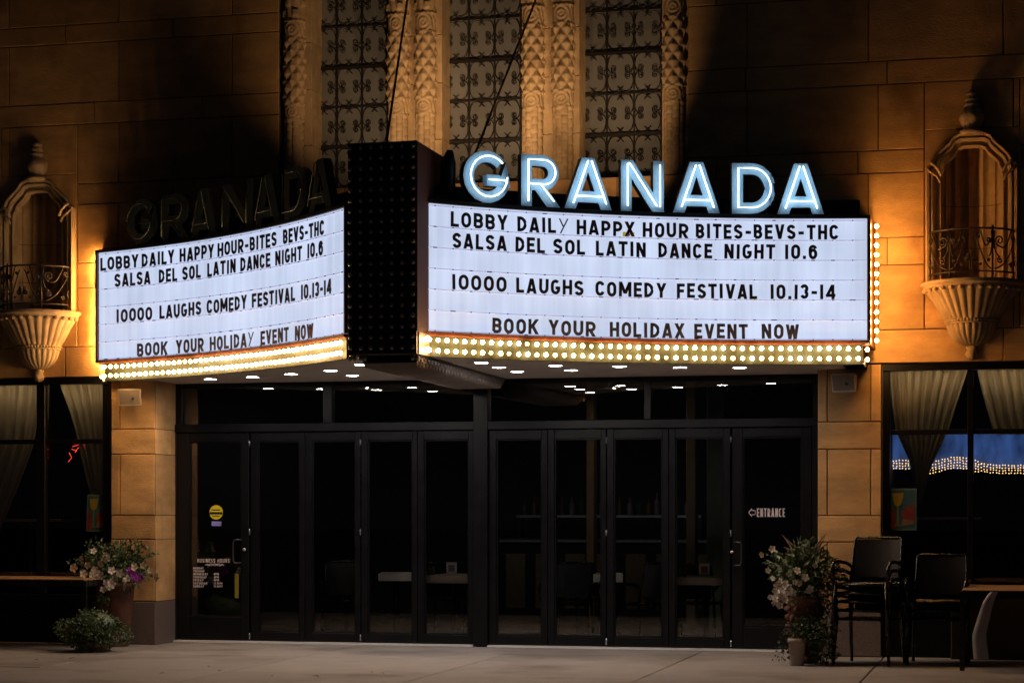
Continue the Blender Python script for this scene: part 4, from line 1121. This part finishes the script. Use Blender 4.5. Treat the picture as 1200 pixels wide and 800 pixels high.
# ================================================================== CURTAINS, POSTERS, INTERIOR
def curtain(L, R, lab, y=WN + .26, folds=9):
    """L,R: lists of (px,py) down the left and right edge"""
    def edge(E, v):
        k = v * (len(E) - 1); i = min(int(k), len(E) - 2); f = k - i
        return (E[i][0] * (1 - f) + E[i + 1][0] * f, E[i][1] * (1 - f) + E[i + 1][1] * f)
    ph = random.random() * 6
    def g_(u, v):
        a, b = edge(L, v), edge(R, v); px = a[0] * (1 - u) + b[0] * u; py = a[1] * (1 - u) + b[1] * u
        yy = y + .035 * math.sin(u * folds * 2 * PI + ph + 1.5 * math.sin(v * 2)) + .015 * math.sin(u * folds * 4.7 * PI + ph * 2)
        return (WX(px, y), yy, WZ(px, py, y))
    b = MB(); b.grid(g_, 110, 14); o = b.build('curtain', M['curtain']); return tag(o, lab, 'curtain', 'curtains in the shop windows')
curtain([(-40, 446), (-40, 520), (-40, 560), (-40, 660)], [(48, 446), (40, 520), (22, 570), (-8, 640)], 'pale curtain pulled aside at the far left edge of the left window', folds=7)
curtain([(66, 444), (86, 500), (101, 560), (112, 596)], [(131, 444), (131, 500), (131, 560), (131, 596)], 'pale curtain tied to the right jamb of the left window, above a poster', folds=6)
curtain([(1040, 424), (1044, 465), (1050, 505), (1068, 545), (1072, 590)], [(1137, 424), (1124, 465), (1111, 505), (1090, 550), (1080, 590)], 'pale curtain in the right window swept left across the blue light', folds=8)
curtain([(1142, 422), (1151, 460), (1165, 509)], [(1245, 422), (1245, 465), (1245, 509)], 'pale curtain at the right edge of the right window', folds=8)
def poster(pa, pb, pt, pb2, lab, tilt=0):
    y = WN - .008; x0, x1 = WX(pa, y), WX(pb, y); z0, z1 = WZ((pa + pb) / 2, pb2, y), WZ((pa + pb) / 2, pt, y)
    w, h = x1 - x0, z1 - z0; o = tag(empty('poster', ((x0 + x1) / 2, y, z0)), lab, 'poster', 'posters on the shop windows'); o.rotation_euler = (0, tilt, 0)
    def part(nm, polys, m, yy):
        b = MB()
        for pl in polys: b.prism([((a - .5) * w, c * h) for a, c in pl][::-1], yy, yy + .001)
        b.build(nm, m, o)
    part('paper', [[(0, 0), (1, 0), (1, 1), (0, 1)]], PM['pale'], 0)
    part('print', [[(.05, .04), (.95, .04), (.95, .96), (.05, .96)]], PM['teal'], -.002)
    part('print', [[(.05, .04), (.05, .60), (.22, .40), (.30, .04)], [(.45, .26), (.93, .22), (.93, .60), (.70, .58), (.45, .45)]], PM['red'], -.004)
    part('print', [[(.10, .88), (.52, .90), (.44, .62), (.30, .56), (.18, .62)]], PM['mustard'], -.006)
    part('print', [[(.28, .56), (.34, .56), (.36, .14), (.26, .14)], [(.18, .10), (.44, .10), (.44, .14), (.18, .14)]], PM['pale'], -.006)
    part('print', [[(.45, .10), (.90, .14), (.88, .24), (.50, .28)]], PM['sand'], -.006)
PM = {'mustard': mat('print_mustard', (.22, .16, .015), .6), 'teal': mat('print_teal', (.012, .055, .08), .6, noise=.4, nscale=14), 'red': mat('print_red', (.14, .012, .008), .6, noise=.4, nscale=14),
      'pale': mat('print_pale', (.07, .12, .12), .6), 'sand': mat('print_sand', (.14, .08, .04), .6, noise=.3, nscale=20)}
poster(101, 127, 579.5, 622.5, 'colourful cocktail poster with yellow glass in the left window, slightly tilted', .04)
poster(1042.5, 1074, 572, 621, 'colourful cocktail poster with yellow glass in the right window')

# interior rooms
rm = MB()
def room_part(nm, a, b, m, kind='structure'):
    q = MB(); q.box(a, b); o = q.build(nm, M[m]); return tag(o, kind=kind)
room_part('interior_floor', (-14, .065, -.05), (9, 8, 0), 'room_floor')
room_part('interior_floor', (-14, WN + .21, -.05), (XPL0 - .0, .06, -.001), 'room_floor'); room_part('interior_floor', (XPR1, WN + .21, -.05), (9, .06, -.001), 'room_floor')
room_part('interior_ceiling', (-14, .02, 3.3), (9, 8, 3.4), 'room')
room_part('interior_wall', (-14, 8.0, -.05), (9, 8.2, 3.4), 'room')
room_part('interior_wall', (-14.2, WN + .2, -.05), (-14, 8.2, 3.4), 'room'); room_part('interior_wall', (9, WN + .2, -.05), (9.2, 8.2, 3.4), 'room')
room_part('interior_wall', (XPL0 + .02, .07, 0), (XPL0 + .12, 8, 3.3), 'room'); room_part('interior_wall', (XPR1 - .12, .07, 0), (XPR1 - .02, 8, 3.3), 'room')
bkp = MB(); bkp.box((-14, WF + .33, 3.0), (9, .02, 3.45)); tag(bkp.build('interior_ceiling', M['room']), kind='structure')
# added glowing panel and bulbs, standing in for a reflection in the right window
LY = 1.6
bx0, bx1 = WX(1036, LY), WX(1215, LY); bz0, bz1 = WZ(1120, 549, LY), WZ(1120, 504, LY)
lp = tag(empty('reflection_stand_in', ((bx0 + bx1) / 2, LY, 0)), 'made-up glowing blue panel with rows of tiny warm bulbs, for the reflection in the right window', 'reflection stand-in')
b = MB(); b.box((bx0 - lp.location.x, 0, bz0), (bx1 - lp.location.x, .06, bz1)); b.build('reflection_panel', M['blue_glow'], lp)
fb_ = mat('reflected_bulb', (1, .8, .5), .3, emit=(1, .60, .22), estr=3)
fbm = MB(); fbm.ball((0, 0, 0), .0085, 6, 4); fbm = fbm.mesh('reflected_bulb', fb_)
for r in range(5):
    sb_ = MB()
    for k in range(48):
        px = 1040 + k * 3.55 + random.uniform(-.5, .5)
        if 1068 < px < 1088: continue
        u = (px - 1125) / 60
        yb = 546 + (3 - r) * -0 + r * 3.1 - (8 if px > 1088 else 0) * math.exp(-((px - 1122) / 26) ** 2) - (4 if px < 1068 else 0) + (1.5 if px > 1150 else 0)
        if px < 1068 and r > 3: continue
        if r == 4 and px > 1150: continue
        sb_.ball((WX(px, LY - .05) - lp.location.x, -.05, WZ(px, yb - 2.5 + random.uniform(-.5, .5), LY - .05)), .0062, 6, 4)
    sb_.build('reflected_bulb_row', fb_, lp)
# red neon squiggle in left window
rn = MB(); ry = WN + .3
for seg in ([(85, 523), (92, 521), (97, 525), (103, 522)], [(88, 530), (91, 525), (99, 521), (104, 524)], [(81, 530), (84, 536), (80, 541)], [(84, 526), (90, 528)]):
    rn.tube([(WX(x, ry) - WX(92, ry), 0, WZ(x, y, ry)) for x, y in seg], .004, 5)
o = rn.build('neon_squiggle', M['red_neon'], None, (WX(92, ry), ry, 0)); tag(o, 'small red glowing squiggle hanging by the curtain in the left window', 'neon sign')
# high tables just inside the side windows
def ledge(pa, pb, py, ppole, lab):
    y = WN + .55; z = WZ(pa, py, y); x0, x1 = WX(pa, y), WX(pb, y); xp = WX(ppole, y)
    t = tag(empty('bar_table', (xp, y, 0)), lab, 'table', 'high tables behind the shop windows')
    b = MB(); b.box((x0 - xp, -.25, z - .03), (x1 - xp, .25, z), .004); b.build('tabletop', M['tan_post'], t)
    b = MB(); b.tube([(0, 0, .03), (0, 0, z - .03)], .035, 10); b.build('pole', M['bluegrey'], t)
    b = MB(); b.tube([(0, 0, 0), (0, 0, .03)], .22, 20); b.build('foot', M['black_frame'], t)
ledge(-20, 82, 608, 37, 'high table with steel pole behind the left window')
ledge(1070, 1150, 606, 1109, 'high table with steel pole behind the right window')

def inner_table(pa, pb, pyt, y, lab, skew=0, depth=.75, card=None):
    z = WZ((pa + pb) / 2, pyt, y); x0, x1 = WX(pa, y), WX(pb, y); cx = (x0 + x1) / 2
    t = tag(empty('dining_table', (cx, y + depth / 2, 0), skew), lab, 'table', 'dining tables inside the folding doors')
    hw = (x1 - x0) / 2
    b = MB(); b.box((-hw, -depth / 2, z - .085), (hw, depth / 2, z), .004); b.build('tabletop', M['table_white'], t)
    b = MB(); b.tube([(0, 0, .03), (0, 0, z - .085)], .04, 10); b.build('pedestal', M['black_frame'], t)
    b = MB(); b.box((-.25, -.25, 0), (.25, .25, .03)); b.build('foot', M['black_frame'], t)
    if card:
        cxp, cw, chh = card; xx = WX(cxp, y)
        c = tag(empty('menu_card', (xx, y + .15, z)), 'small white table card standing on ' + lab, 'card', 'cards on the dining tables')
        b = MB(); b.box((-cw / 2, -.004, 0), (cw / 2, .004, chh)); b.box((-cw / 2, 0, 0), (cw / 2, .07, .006)); b.build('sheet', M['card'], c)
        b = MB(); b.box((-cw * .3, -.006, chh * .3), (cw * .3, -.0045, chh * .8)); b.build('printed_patch', M['card_grey'], c)
        for k, dx in enumerate((-.32, -.26)):
            s_ = MB(); s_.tube([(0, 0, 0), (0, 0, .085)], .020, 10); s_.tube([(0, 0, .085), (0, 0, .10)], [.018, .012], 10)
            tag(s_.build('shaker', M['bluegrey'], None, (xx + dx * .8, y + .12, z)), ('left' if k == 0 else 'right') + ' one of two small shakers on ' + lab, 'shaker', 'shakers on the dining tables')
inner_table(498, 551, 674, .16, 'the pale table left of the centre post', card=(525, .12, .145))
inner_table(792, 850, 676, .16, 'the pale table behind the last folding leaf', card=(823, .12, .145))
inner_table(435, 472, 672, 1.4, 'the pale table behind the third folding leaf', skew=.25)
inner_table(386, 404, 672, 1.7, 'the pale table corner behind the second folding leaf', skew=-.1)
inner_table(688, 722, 673, 1.2, 'the pale table behind the folding leaves right of the post', skew=.2)
# small shaded pendants added out of view to lift the dim room
for k, (x, y, lb) in enumerate(((WX(430, 3.2), 3.2, 'dim pendant lamp added out of view over the left dining tables'), (WX(720, 4.0), 4.0, 'dim pendant lamp added out of view before the bar'))):
    q = tag(empty('fill_pendant', (x, y, 3.05)), lb, 'lamp', 'added pendant lamps inside')
    b = MB(); b.tube([(0, 0, .12), (0, 0, .25)], .006, 5); b.build('cord', M['black'], q)
    b = MB(); b.lathe([(.03, .12), (.12, 0), (.125, 0), (.035, .125)], 20); b.build('shade', M['black'], q)
    b = MB(); b.ball((0, 0, .03), .03, 8, 6); b.build('bulb', M['pendant'], q)
# unseen strips added behind the window heads to brighten the curtains
for k, (pa, pb, e_) in enumerate(((-60, 128, 1), (1040, 1260, 1))):
    y = WN + .07; b = MB(); b.box((WX(pa, y), y, 2.925), (WX(pb, y), y + .02, 2.935)); o = b.build('curtain_fill_strip', M['strip'], None)
    tag(o, 'thin warm strip added out of sight behind the head of the %s shop window to light its curtains' % ('left', 'right')[k], 'lamp')
# interior posts, bar, bottles
def post(pa, pb, y, m, lab, zt=3.28, z0=0):
    b = MB(); x0, x1 = WX(pa, y), WX(pb, y); b.box((-(x1 - x0) / 2, 0, z0), ((x1 - x0) / 2, .2, zt), .01); o = b.build('interior_post', M[m], None, ((x0 + x1) / 2, y, 0)); tag(o, lab, 'post')
post(687, 696, 5.0, 'tan_post', 'slim tan post inside, behind the second leaf right of the centre post')
post(804, 815, 4.2, 'tan_post', 'narrow tan post inside, behind the last folding leaf')
post(828, 848, 4.0, 'green_post', 'wide greenish post inside, behind the last folding leaf')
bar = tag(empty('bar_counter', (WX(700, 5.6), 5.6, 0)), 'long bar counter with pale panels deep inside the room', 'bar')
bxa, bxb = WX(585, 5.6) - bar.location.x, WX(850, 5.6) - bar.location.x
b = MB(); b.box((bxa, 0, 0), (bxb, .6, 1.05)); b.build('front', M['black_frame'], bar)
b = MB(); b.box((bxa - .1, -.1, 1.05), (bxb + .1, .7, 1.10), .01); b.build('counter_top', M['bluegrey'], bar)
for k in range(7):
    xx = bxa + .1 + k * (bxb - bxa - .2) / 7; b = MB(); b.box((xx, -.03, .15), (xx + (bxb - bxa) / 7 * .62, -.001, .9), .008); b.build('panel', M['wicker'], bar)
sh = tag(empty('bottle_shelf', (WX(700, 7), 7, 0)), 'back bar shelf holding a line of bottles deep inside', 'shelf')
sz = WZ(680, 603, 7); b = MB(); b.box((-1.2, 0, sz - .04), (1.5, .3, sz), .004); b.build('shelf_board', M['bluegrey'], sh)
b = MB(); b.box((-1.2, .05, 0), (-1.14, .3, sz - .042)); b.build('support', M['black_frame'], sh); b = MB(); b.box((1.44, .05, 0), (1.5, .3, sz - .042)); b.build('support', M['black_frame'], sh)
for k, m_ in enumerate(('bottle_green', 'bottle_amber', 'bottle_clear')):
    for q in range(6):
        xx = -1.1 + .14 * (q * 3 + k) + random.uniform(-.02, .02); hh = random.uniform(.24, .32)
        b = MB(); b.lathe([(0, 0), (.036, 0), (.038, .02), (.038, hh * .6), (.014, hh * .75), (.013, hh), (0, hh)], 10)
        o = b.build('bottle', M[m_], None, (sh.location.x + xx, 7.12, sz)); tag(o, '%s glass bottle, %s of its colour from the left on the shelf behind the bar' % (('green', 'amber', 'clear')[k], ('first', 'second', 'third', 'fourth', 'fifth', 'sixth')[q]), 'bottle', '%s bottles on the back bar shelf' % ('green', 'amber', 'clear')[k])

# ---- patio armchairs
def make_chair(name='stacking_chair'):
    t = empty(name)
    def tb(nm, pts, r=.012, m='chair_black'): b = MB(); b.tube(pts, r, 7); return b.build(nm, M[m], t)
    W2 = .25
    st_ = MB(); n_ = 9
    for k in range(n_):
        y = -.21 + .42 * k / (n_ - 1); b = MB(); b.box((-W2 + .02, y - .022, .435 - .012 * math.sin(PI * k / 8)), (W2 - .02, y + .022, .449 - .012 * math.sin(PI * k / 8)), .003); b.build('seat_slat', M['chair_black'], t)
    def back(u, v):
        x = (-1 + 2 * u) * (W2 - .025); z = .50 + .37 * v; y = .22 + .09 * v + .03 * (1 - (2 * u - 1) ** 2); return (x, y, z)
    b = MB(); b.grid(back, 10, 6); b.grid(lambda u, v: tuple(a + c for a, c in zip(back(u, v), (0, .012, 0))), 10, 6, flip=True); b.build('backrest', M['chair_sling'], t)
    tb('back_frame', [(-W2, .19, .44), (-W2 + .005, .25, .62), (-W2 + .012, .315, .87), (-W2 + .03, .325, .885), (0, .345, .888), (W2 - .03, .325, .885), (W2 - .012, .315, .87), (W2 - .005, .25, .62), (W2, .19, .44)], .013)
    tb('seat_frame', [(-W2, -.23, .44), (W2, -.23, .44)], .014)
    for s_ in (-1, 1):
        tb('armrest', [(s_ * (W2 + .02), -.24, .47), (s_ * (W2 + .03), -.25, .60), (s_ * (W2 + .035), -.20, .655), (s_ * (W2 + .035), -.05, .66), (s_ * (W2 + .03), .15, .64), (s_ * (W2 + .005), .27, .60)], .019)
        tb('leg', [(s_ * W2, -.23, .47), (s_ * (W2 + .03), -.27, 0)], .017); tb('leg', [(s_ * W2, .19, .46), (s_ * (W2 + .02), .27, 0)], .017)
        tb('side_rail', [(s_ * W2, -.23, .44), (s_ * W2, .20, .44)], .012)
    return t
ch0 = make_chair()
def stack(px, py, yaw, n, names, first=[True]):
    gx, gy = onZ(px, py, 0)
    for k in range(n):
        o = ch0 if first[0] else copy_tree(ch0); first[0] = False
        o.location = (gx + .004 * k * math.sin(yaw), gy - .03 * k, .085 * k); o.rotation_euler = (0, 0, yaw + random.uniform(-.015, .015))
        tag(o, names[k], 'chair', 'black patio armchairs stacked on the sidewalk')
stack(1019, 777, -.24, 5, ['black patio armchair %s of the taller stack beside the flower pot' % s for s in ('at the bottom', 'second from the bottom', 'in the middle', 'second from the top', 'on top')])
stack(1100, 777, -.06, 3, ['black patio armchair %s of the shorter stack beside the slatted table' % s for s in ('at the bottom', 'in the middle', 'on top')])

for x, y_, yaw, lb in ((665, .95, .1, 'dark chair inside behind the second leaf right of the centre post'), (688, 1.9, 2.9, 'dark chair inside, its back to the bar'), (762, 1.1, -.3, 'dark chair inside behind the third leaf right of the centre post'), (405, 1.0, .3, 'dark chair inside behind the second leaf of the left group'), (815, 1.3, 3.1, 'dark chair inside behind the pale table at the last leaf'), (527, 1.35, 3.1, 'dark chair inside behind the pale table by the centre post')):
    o = copy_tree(ch0); o.location = (WX(x, y_), y_, 0); o.rotation_euler = (0, 0, yaw); o.name = 'dining_chair'; tag(o, lb, 'chair', 'dark chairs inside the doors')
# ---- slatted patio tables
def patio_table(x0, x1, y0, y1, h, lab):
    cx, cy = (x0 + x1) / 2, (y0 + y1) / 2; t = tag(empty('patio_table', (cx, cy, 0)), lab, 'table', 'slatted wooden patio tables')
    hw, hd = (x1 - x0) / 2, (y1 - y0) / 2; n = 7
    for k in range(n):
        ya = -hd + 2 * hd * k / n; b = MB(); b.box((-hw, ya + .006, h - .022), (hw, ya + 2 * hd / n - .006, h + random.uniform(-.001, .001)), .003); b.build('slat', M['teak'], t)
    b = MB(); b.box((-hw - .01, -hd - .012, h - .075), (hw + .01, -hd + .002, h - .012)); b.box((-hw - .01, hd - .002, h - .075), (hw + .01, hd + .012, h - .012)); b.box((-hw - .012, -hd, h - .075), (-hw + .0, hd, h - .012)); b.box((hw, -hd, h - .075), (hw + .012, hd, h - .012)); b.build('apron', M['chair_black'], t)
    for sx in (-1, 1):
        for sy in (-1, 1):
            b = MB(); b.box((sx * hw - .022, sy * (hd - .03) - .02, 0), (sx * hw + .022, sy * (hd - .03) + .02, h - .024)); b.build('leg', M['chair_black'], t)
    return t
py_ = -1.75; patio_table(WX(1128, -2.1), WX(1290, -2.1), -2.25, -.85, .755, 'slatted wooden patio table at the right with a cloth strip over its corner')
patio_table(WX(-120, -1.6), WX(98, -1.6), -1.6, -.70, .755, 'slatted wooden patio table at the left beside the tall brown planter')
# brown panel leaning under the right table, cloth strip
b = MB(); b.box((-.5, -.02, 0), (.6, .02, .64), .01); tag(b.build('folded_panel', M['brown_cloth'], None, (WX(1175, -1.0), -1.0, .02)), 'brown board standing upright behind the right patio table', 'board')
def strip(u, v):  # hangs in front of the apron
    pts = [(1166, 693), (1163, 696), (1158, 705), (1153, 722), (1147, 745), (1150, 772)]
    k = v * 5; i = min(int(k), 4); f = k - i; x = pts[i][0] * (1 - f) + pts[i + 1][0] * f; y = pts[i][1] * (1 - f) + pts[i + 1][1] * f
    x += (u - .5) * (9 + 9 * v); return (WX(x, -2.3), -2.3 - .02 * math.sin(u * 5), WZ(x, y, -2.3))
b = MB(); b.grid(strip, 5, 14); tag(b.build('cloth_strip', M['ribbon']), 'pale cloth strip hanging off the corner of the right patio table', 'cloth')

# ---- planters
def leaf(mb, c, d, n, L_, w):
    c = Vector(c); d = Vector(d).normalized(); n = Vector(n); s_ = d.cross(n)
    s_ = s_.normalized() if s_.length > 1e-4 else d.orthogonal().normalized(); up = s_.cross(d).normalized()
    i = mb.add([c, c + d * L_ * .45 + s_ * w / 2 + up * w * .15, c + d * L_, c + d * L_ * .45 - s_ * w / 2 + up * w * .15, c + d * L_ * .5])
    mb.face((i, i + 1, i + 4)); mb.face((i + 1, i + 2, i + 4)); mb.face((i + 2, i + 3, i + 4)); mb.face((i + 3, i, i + 4))
def rdir(rg):
    z = rg.uniform(-1, 1); a = rg.uniform(0, 2 * PI); r = math.sqrt(1 - z * z); return Vector((r * math.cos(a), r * math.sin(a), z))
def clump(mb, c, rad, n, size, rg, sh=.55, droop=0):
    for _ in range(n):
        d = rdir(rg); k = rg.uniform(sh, 1) * (1 + .18 * math.sin(d.x * 5 + d.z * 4 + rad[0] * 30)); p = Vector(c) + Vector((d.x * rad[0], d.y * rad[1], d.z * rad[2])) * k
        dd = d + rdir(rg) * .9 + Vector((0, 0, -droop)); s_ = size * rg.uniform(.6, 1.3); leaf(mb, p, dd, rdir(rg), s_, s_ * .55); mb.m[-4:] = [rg.choice((0, 0, 1))] * 4
def flower_me(r, petal):
    mb = MB()
    for k in range(5):
        a = 2 * PI * k / 5; c = Vector((math.cos(a), 0, math.sin(a))); s_ = Vector((-math.sin(a), 0, math.cos(a)))
        i = mb.add([(0, 0, 0), c * r * .7 + s_ * r * .42 - Vector((0, r * .25, 0)), c * r * 1.05 - Vector((0, r * .15, 0)), c * r * .7 - s_ * r * .42 - Vector((0, r * .25, 0))]); mb.face((i, i + 1, i + 2, i + 3))
    mb.cur = 1; mb.ball((0, -.006, 0), r * .16, 5, 3); return mb.mesh('flower', [petal, M['petal_yellow']])
fw, fp_ = flower_me(.046, M['petal_white']), flower_me(.040, M['petal_purple'])
rg = random.Random(5)
# left: tall tapered brown planter
Yp = -.92; cxp = WX(135, Yp)
pl = tag(empty('tall_planter', (cxp, Yp, 0)), 'tall tapered brown planter by the left pier, spilling white and purple flowers', 'planter')
b = MB(); b.lathe([(0, 0), (.145, 0), (.15, .02), (.21, .66), (.225, .66), (.225, .70), (.20, .70), (.19, .64), (0, .63)], 28, fn=lambda r, a, z: r * (1 + .012 * math.sin(z * 60))); b.build('pot', M['terracotta'], pl)
b = MB(); clump(b, (0, -.02, .93), (.46, .30, .24), 1500, .055, rg, .2); clump(b, (.12, -.1, .80), (.30, .22, .16), 380, .05, rg, .2, .5); clump(b, (-.04, -.22, .58), (.07, .05, .22), 110, .05, rg, .1, .8)
b.build('foliage', [M['leaf'], M['leaf_dark']], pl)['kind'] = 'stuff'
b = MB()
for k in range(26):
    a = rg.uniform(0, 2 * PI); l = rg.uniform(.2, .42); x, y = rg.uniform(-.2, .2), rg.uniform(-.1, .1); tx_, ty_ = x + .22 * math.cos(a), y + .22 * math.sin(a)
    b.tube([(x, y, .85), ((x + tx_) / 2, (y + ty_) / 2, .88 + l * .5), (tx_, ty_, .85 + l * .75)], [.004, .003, .0008], 4)
b.build('stems', M['leaf_purple'], pl)['kind'] = 'stuff'
yf_ = Yp - .30
for (x, y) in ((96, 655), (103, 662), (118, 660), (131, 668), (141, 671), (158, 664), (168, 662), (176, 668), (121, 690), (109.5, 645), (127, 652), (124, 654), (87, 665), (111, 667), (113, 671), (109, 673), (119, 674), (135, 676), (137, 678), (125, 682), (129, 686), (131, 683), (147, 679), (149, 677), (147, 687), (184, 676), (98, 672), (122, 653), (133, 679)):
    o = obj('flower', fw, pl, (WX(x, yf_) - cxp, -.30, WZ(x, y, yf_)), rot=(rg.uniform(-.5, .3), rg.uniform(0, 6), rg.uniform(-.6, .6))); o.scale = [rg.uniform(.75, 1.15)] * 3
for (x, y) in ((152, 668), (155, 671), (157, 674), (160, 673), (164, 675), (158, 679), (153, 672), (161, 677), (165, 678)):
    o = obj('flower', fp_, pl, (WX(x, yf_) - cxp, -.30, WZ(x, y, yf_)), rot=(rg.uniform(-.5, .3), rg.uniform(0, 6), rg.uniform(-.6, .6))); o['label'] = 'purple bloom'
# boxwood ball in front
gy = -1.78; gx = WX(110, gy)
bx = tag(empty('round_shrub', (gx, gy, 0)), 'low round dark green shrub on the sidewalk in front of the tall brown planter', 'shrub')
b = MB(); b.lathe([(0, 0), (.14, 0), (.17, .10), (.15, .10), (0, .09)], 24); b.build('pot', M['terracotta'], bx)
b = MB(); clump(b, (0, 0, .21), (.37, .33, .215), 3600, .034, rg, .72); b.ball((0, 0, .26), .1, 10, 6, (2.6, 2.2, 1.6)); b.build('foliage', [M['leaf_dark'], M['leaf']], bx)['kind'] = 'stuff'
# right: stone-patterned pot with mixed flowers
Yp2 = -1.55; cx2 = WX(943, Yp2)
pr_ = tag(empty('flower_pot', (cx2, Yp2, 0)), 'tall terracotta flower pot by the ENTRANCE door with white flowers and spiky grass', 'planter')
b = MB(); b.lathe([(0, 0), (.12, 0), (.125, .02), (.175, .60), (.19, .60), (.19, .65), (.165, .65), (.155, .60), (0, .59)], 28); b.build('pot', M['terracotta'], pr_)
b = MB()
for rz_ in range(7):
    for k in range(10):
        a = 2 * PI * (k + .5 * (rz_ % 2)) / 10 + rg.uniform(-.05, .05); z = .05 + rz_ * .08; r = .127 + .05 * z / .6
        b.ball((r * math.cos(a), r * math.sin(a), z), .034, 6, 4, (1, 1, .9))
b.build('pebble_relief', M['terracotta'], pr_)
b = MB(); clump(b, (.02, 0, .90), (.36, .28, .29), 1500, .062, rg, .2); clump(b, (-.12, -.12, .80), (.18, .16, .20), 330, .055, rg, .2, .4); clump(b, (.16, -.05, .62), (.18, .16, .25), 260, .05, rg, .2, .8)
b.build('foliage', [M['leaf'], M['leaf_pale']], pr_)['kind'] = 'stuff'
b = MB()
for k in range(15):
    a = rg.uniform(0, 2 * PI); l = rg.uniform(.25, .48); x, y = rg.uniform(-.08, .12), rg.uniform(-.1, .1); q = rg.uniform(.15, .36); tx_, ty_ = x + q * math.cos(a), y + q * .6 * math.sin(a)
    b.tube([(x, y, .85), ((x + tx_) / 2, (y + ty_) / 2, .95 + l * .45), (tx_, ty_, .86 + l * .9)], [.006, .008, .001], 4)
b.build('grass_spikes', M['leaf_purple'], pr_)
y2 = Yp2 - .28
for (x, y) in ((903, 699), (907, 706), (914, 709), (921, 702), (925, 687), (929, 694), (900, 668), (935, 668), (944, 676), (925, 672), (949, 690), (892, 650), (905, 643), (906, 677), (915, 680), (911, 686), (908, 692), (913, 693), (918, 690), (910, 698), (915, 700), (921, 684), (922, 695), (931, 682), (936, 683), (911, 704), (919, 701), (926, 692), (955, 662), (913, 683), (917, 697), (909, 701)):
    o = obj('flower', fw, pr_, (WX(x, y2) - cx2, -.28, WZ(x, y, y2)), rot=(rg.uniform(-.5, .3), rg.uniform(0, 6), rg.uniform(-.6, .6))); o.scale = [rg.uniform(.6, .95)] * 3
gx, gy = onZ(948, 776, 0); gx0, gy0 = onZ(934, 779, 0)
iv = tag(empty('ivy_pot', (gx0, gy0, 0)), 'small cream pot overflowing with dark ivy in front of the terracotta flower pot', 'planter')
b = MB(); b.lathe([(0, 0), (.062, 0), (.065, .01), (.082, .22), (.09, .22), (.09, .26), (.078, .26), (.07, .22), (0, .21)], 24); b.build('pot', M['pot_cream'], iv)
b = MB(); clump(b, (.12, .08, .33), (.27, .22, .14), 1000, .04, rg, .3, .3); clump(b, (.24, .10, .14), (.16, .16, .17), 500, .036, rg, .3, .5); clump(b, (-.14, .02, .20), (.06, .06, .16), 60, .045, rg, .2, .6)
for k in range(12): leaf(b, (-.25 + .02 * k, -.02, .05 + .015 * (k % 3)), rdir(rg), rdir(rg), .03, .02)
b.build('foliage', [M['leaf_dark'], M['leaf']], iv)['kind'] = 'stuff'

# dry leaves on the sidewalk
lm = MB(); leaf(lm, (-.03, 0, .006), (1, 0, .15), (0, 0, 1), .06, .035); lm = lm.mesh('fallen_leaf', M['leaf_dry'])
lg = MB(); leaf(lg, (-.04, 0, .008), (1, 0, .2), (0, 0, 1), .09, .05); lg = lg.mesh('fallen_leaf', M['leaf'])
lvs = [(190, 790, 'dry leaf on the paving left of the doors'), (245, 782, 'dry leaf on the paving before the business hours door'), (258, 787, 'larger dry leaf on the paving before the business hours door'), (370, 794, 'dry leaf at the front of the paving before the folding doors'), (437, 789, 'left one of a pair of dry leaves before the folding doors'), (448, 790, 'right one of a pair of dry leaves before the folding doors'), (318, 793, 'dry leaf lying between the two scattered pairs'), (42, 774, 'dry leaf on the paving below the left table'), (1020, 793, 'dry leaf on the paving in front of the taller chair stack')]
for x, y, lb in lvs:
    a, c = onZ(x, y, 0); o = obj('fallen_leaf', lm, None, (a, c, .004), rz=rg.uniform(0, 6)); o.scale = [rg.uniform(.8, 1.4)] * 3; tag(o, lb, 'leaf', 'dry leaves on the sidewalk')
a, c = onZ(84, 773, 0); tag(obj('fallen_leaf', lg, None, (a, c, .004)), 'green leaf lying in front of the low round shrub', 'leaf')
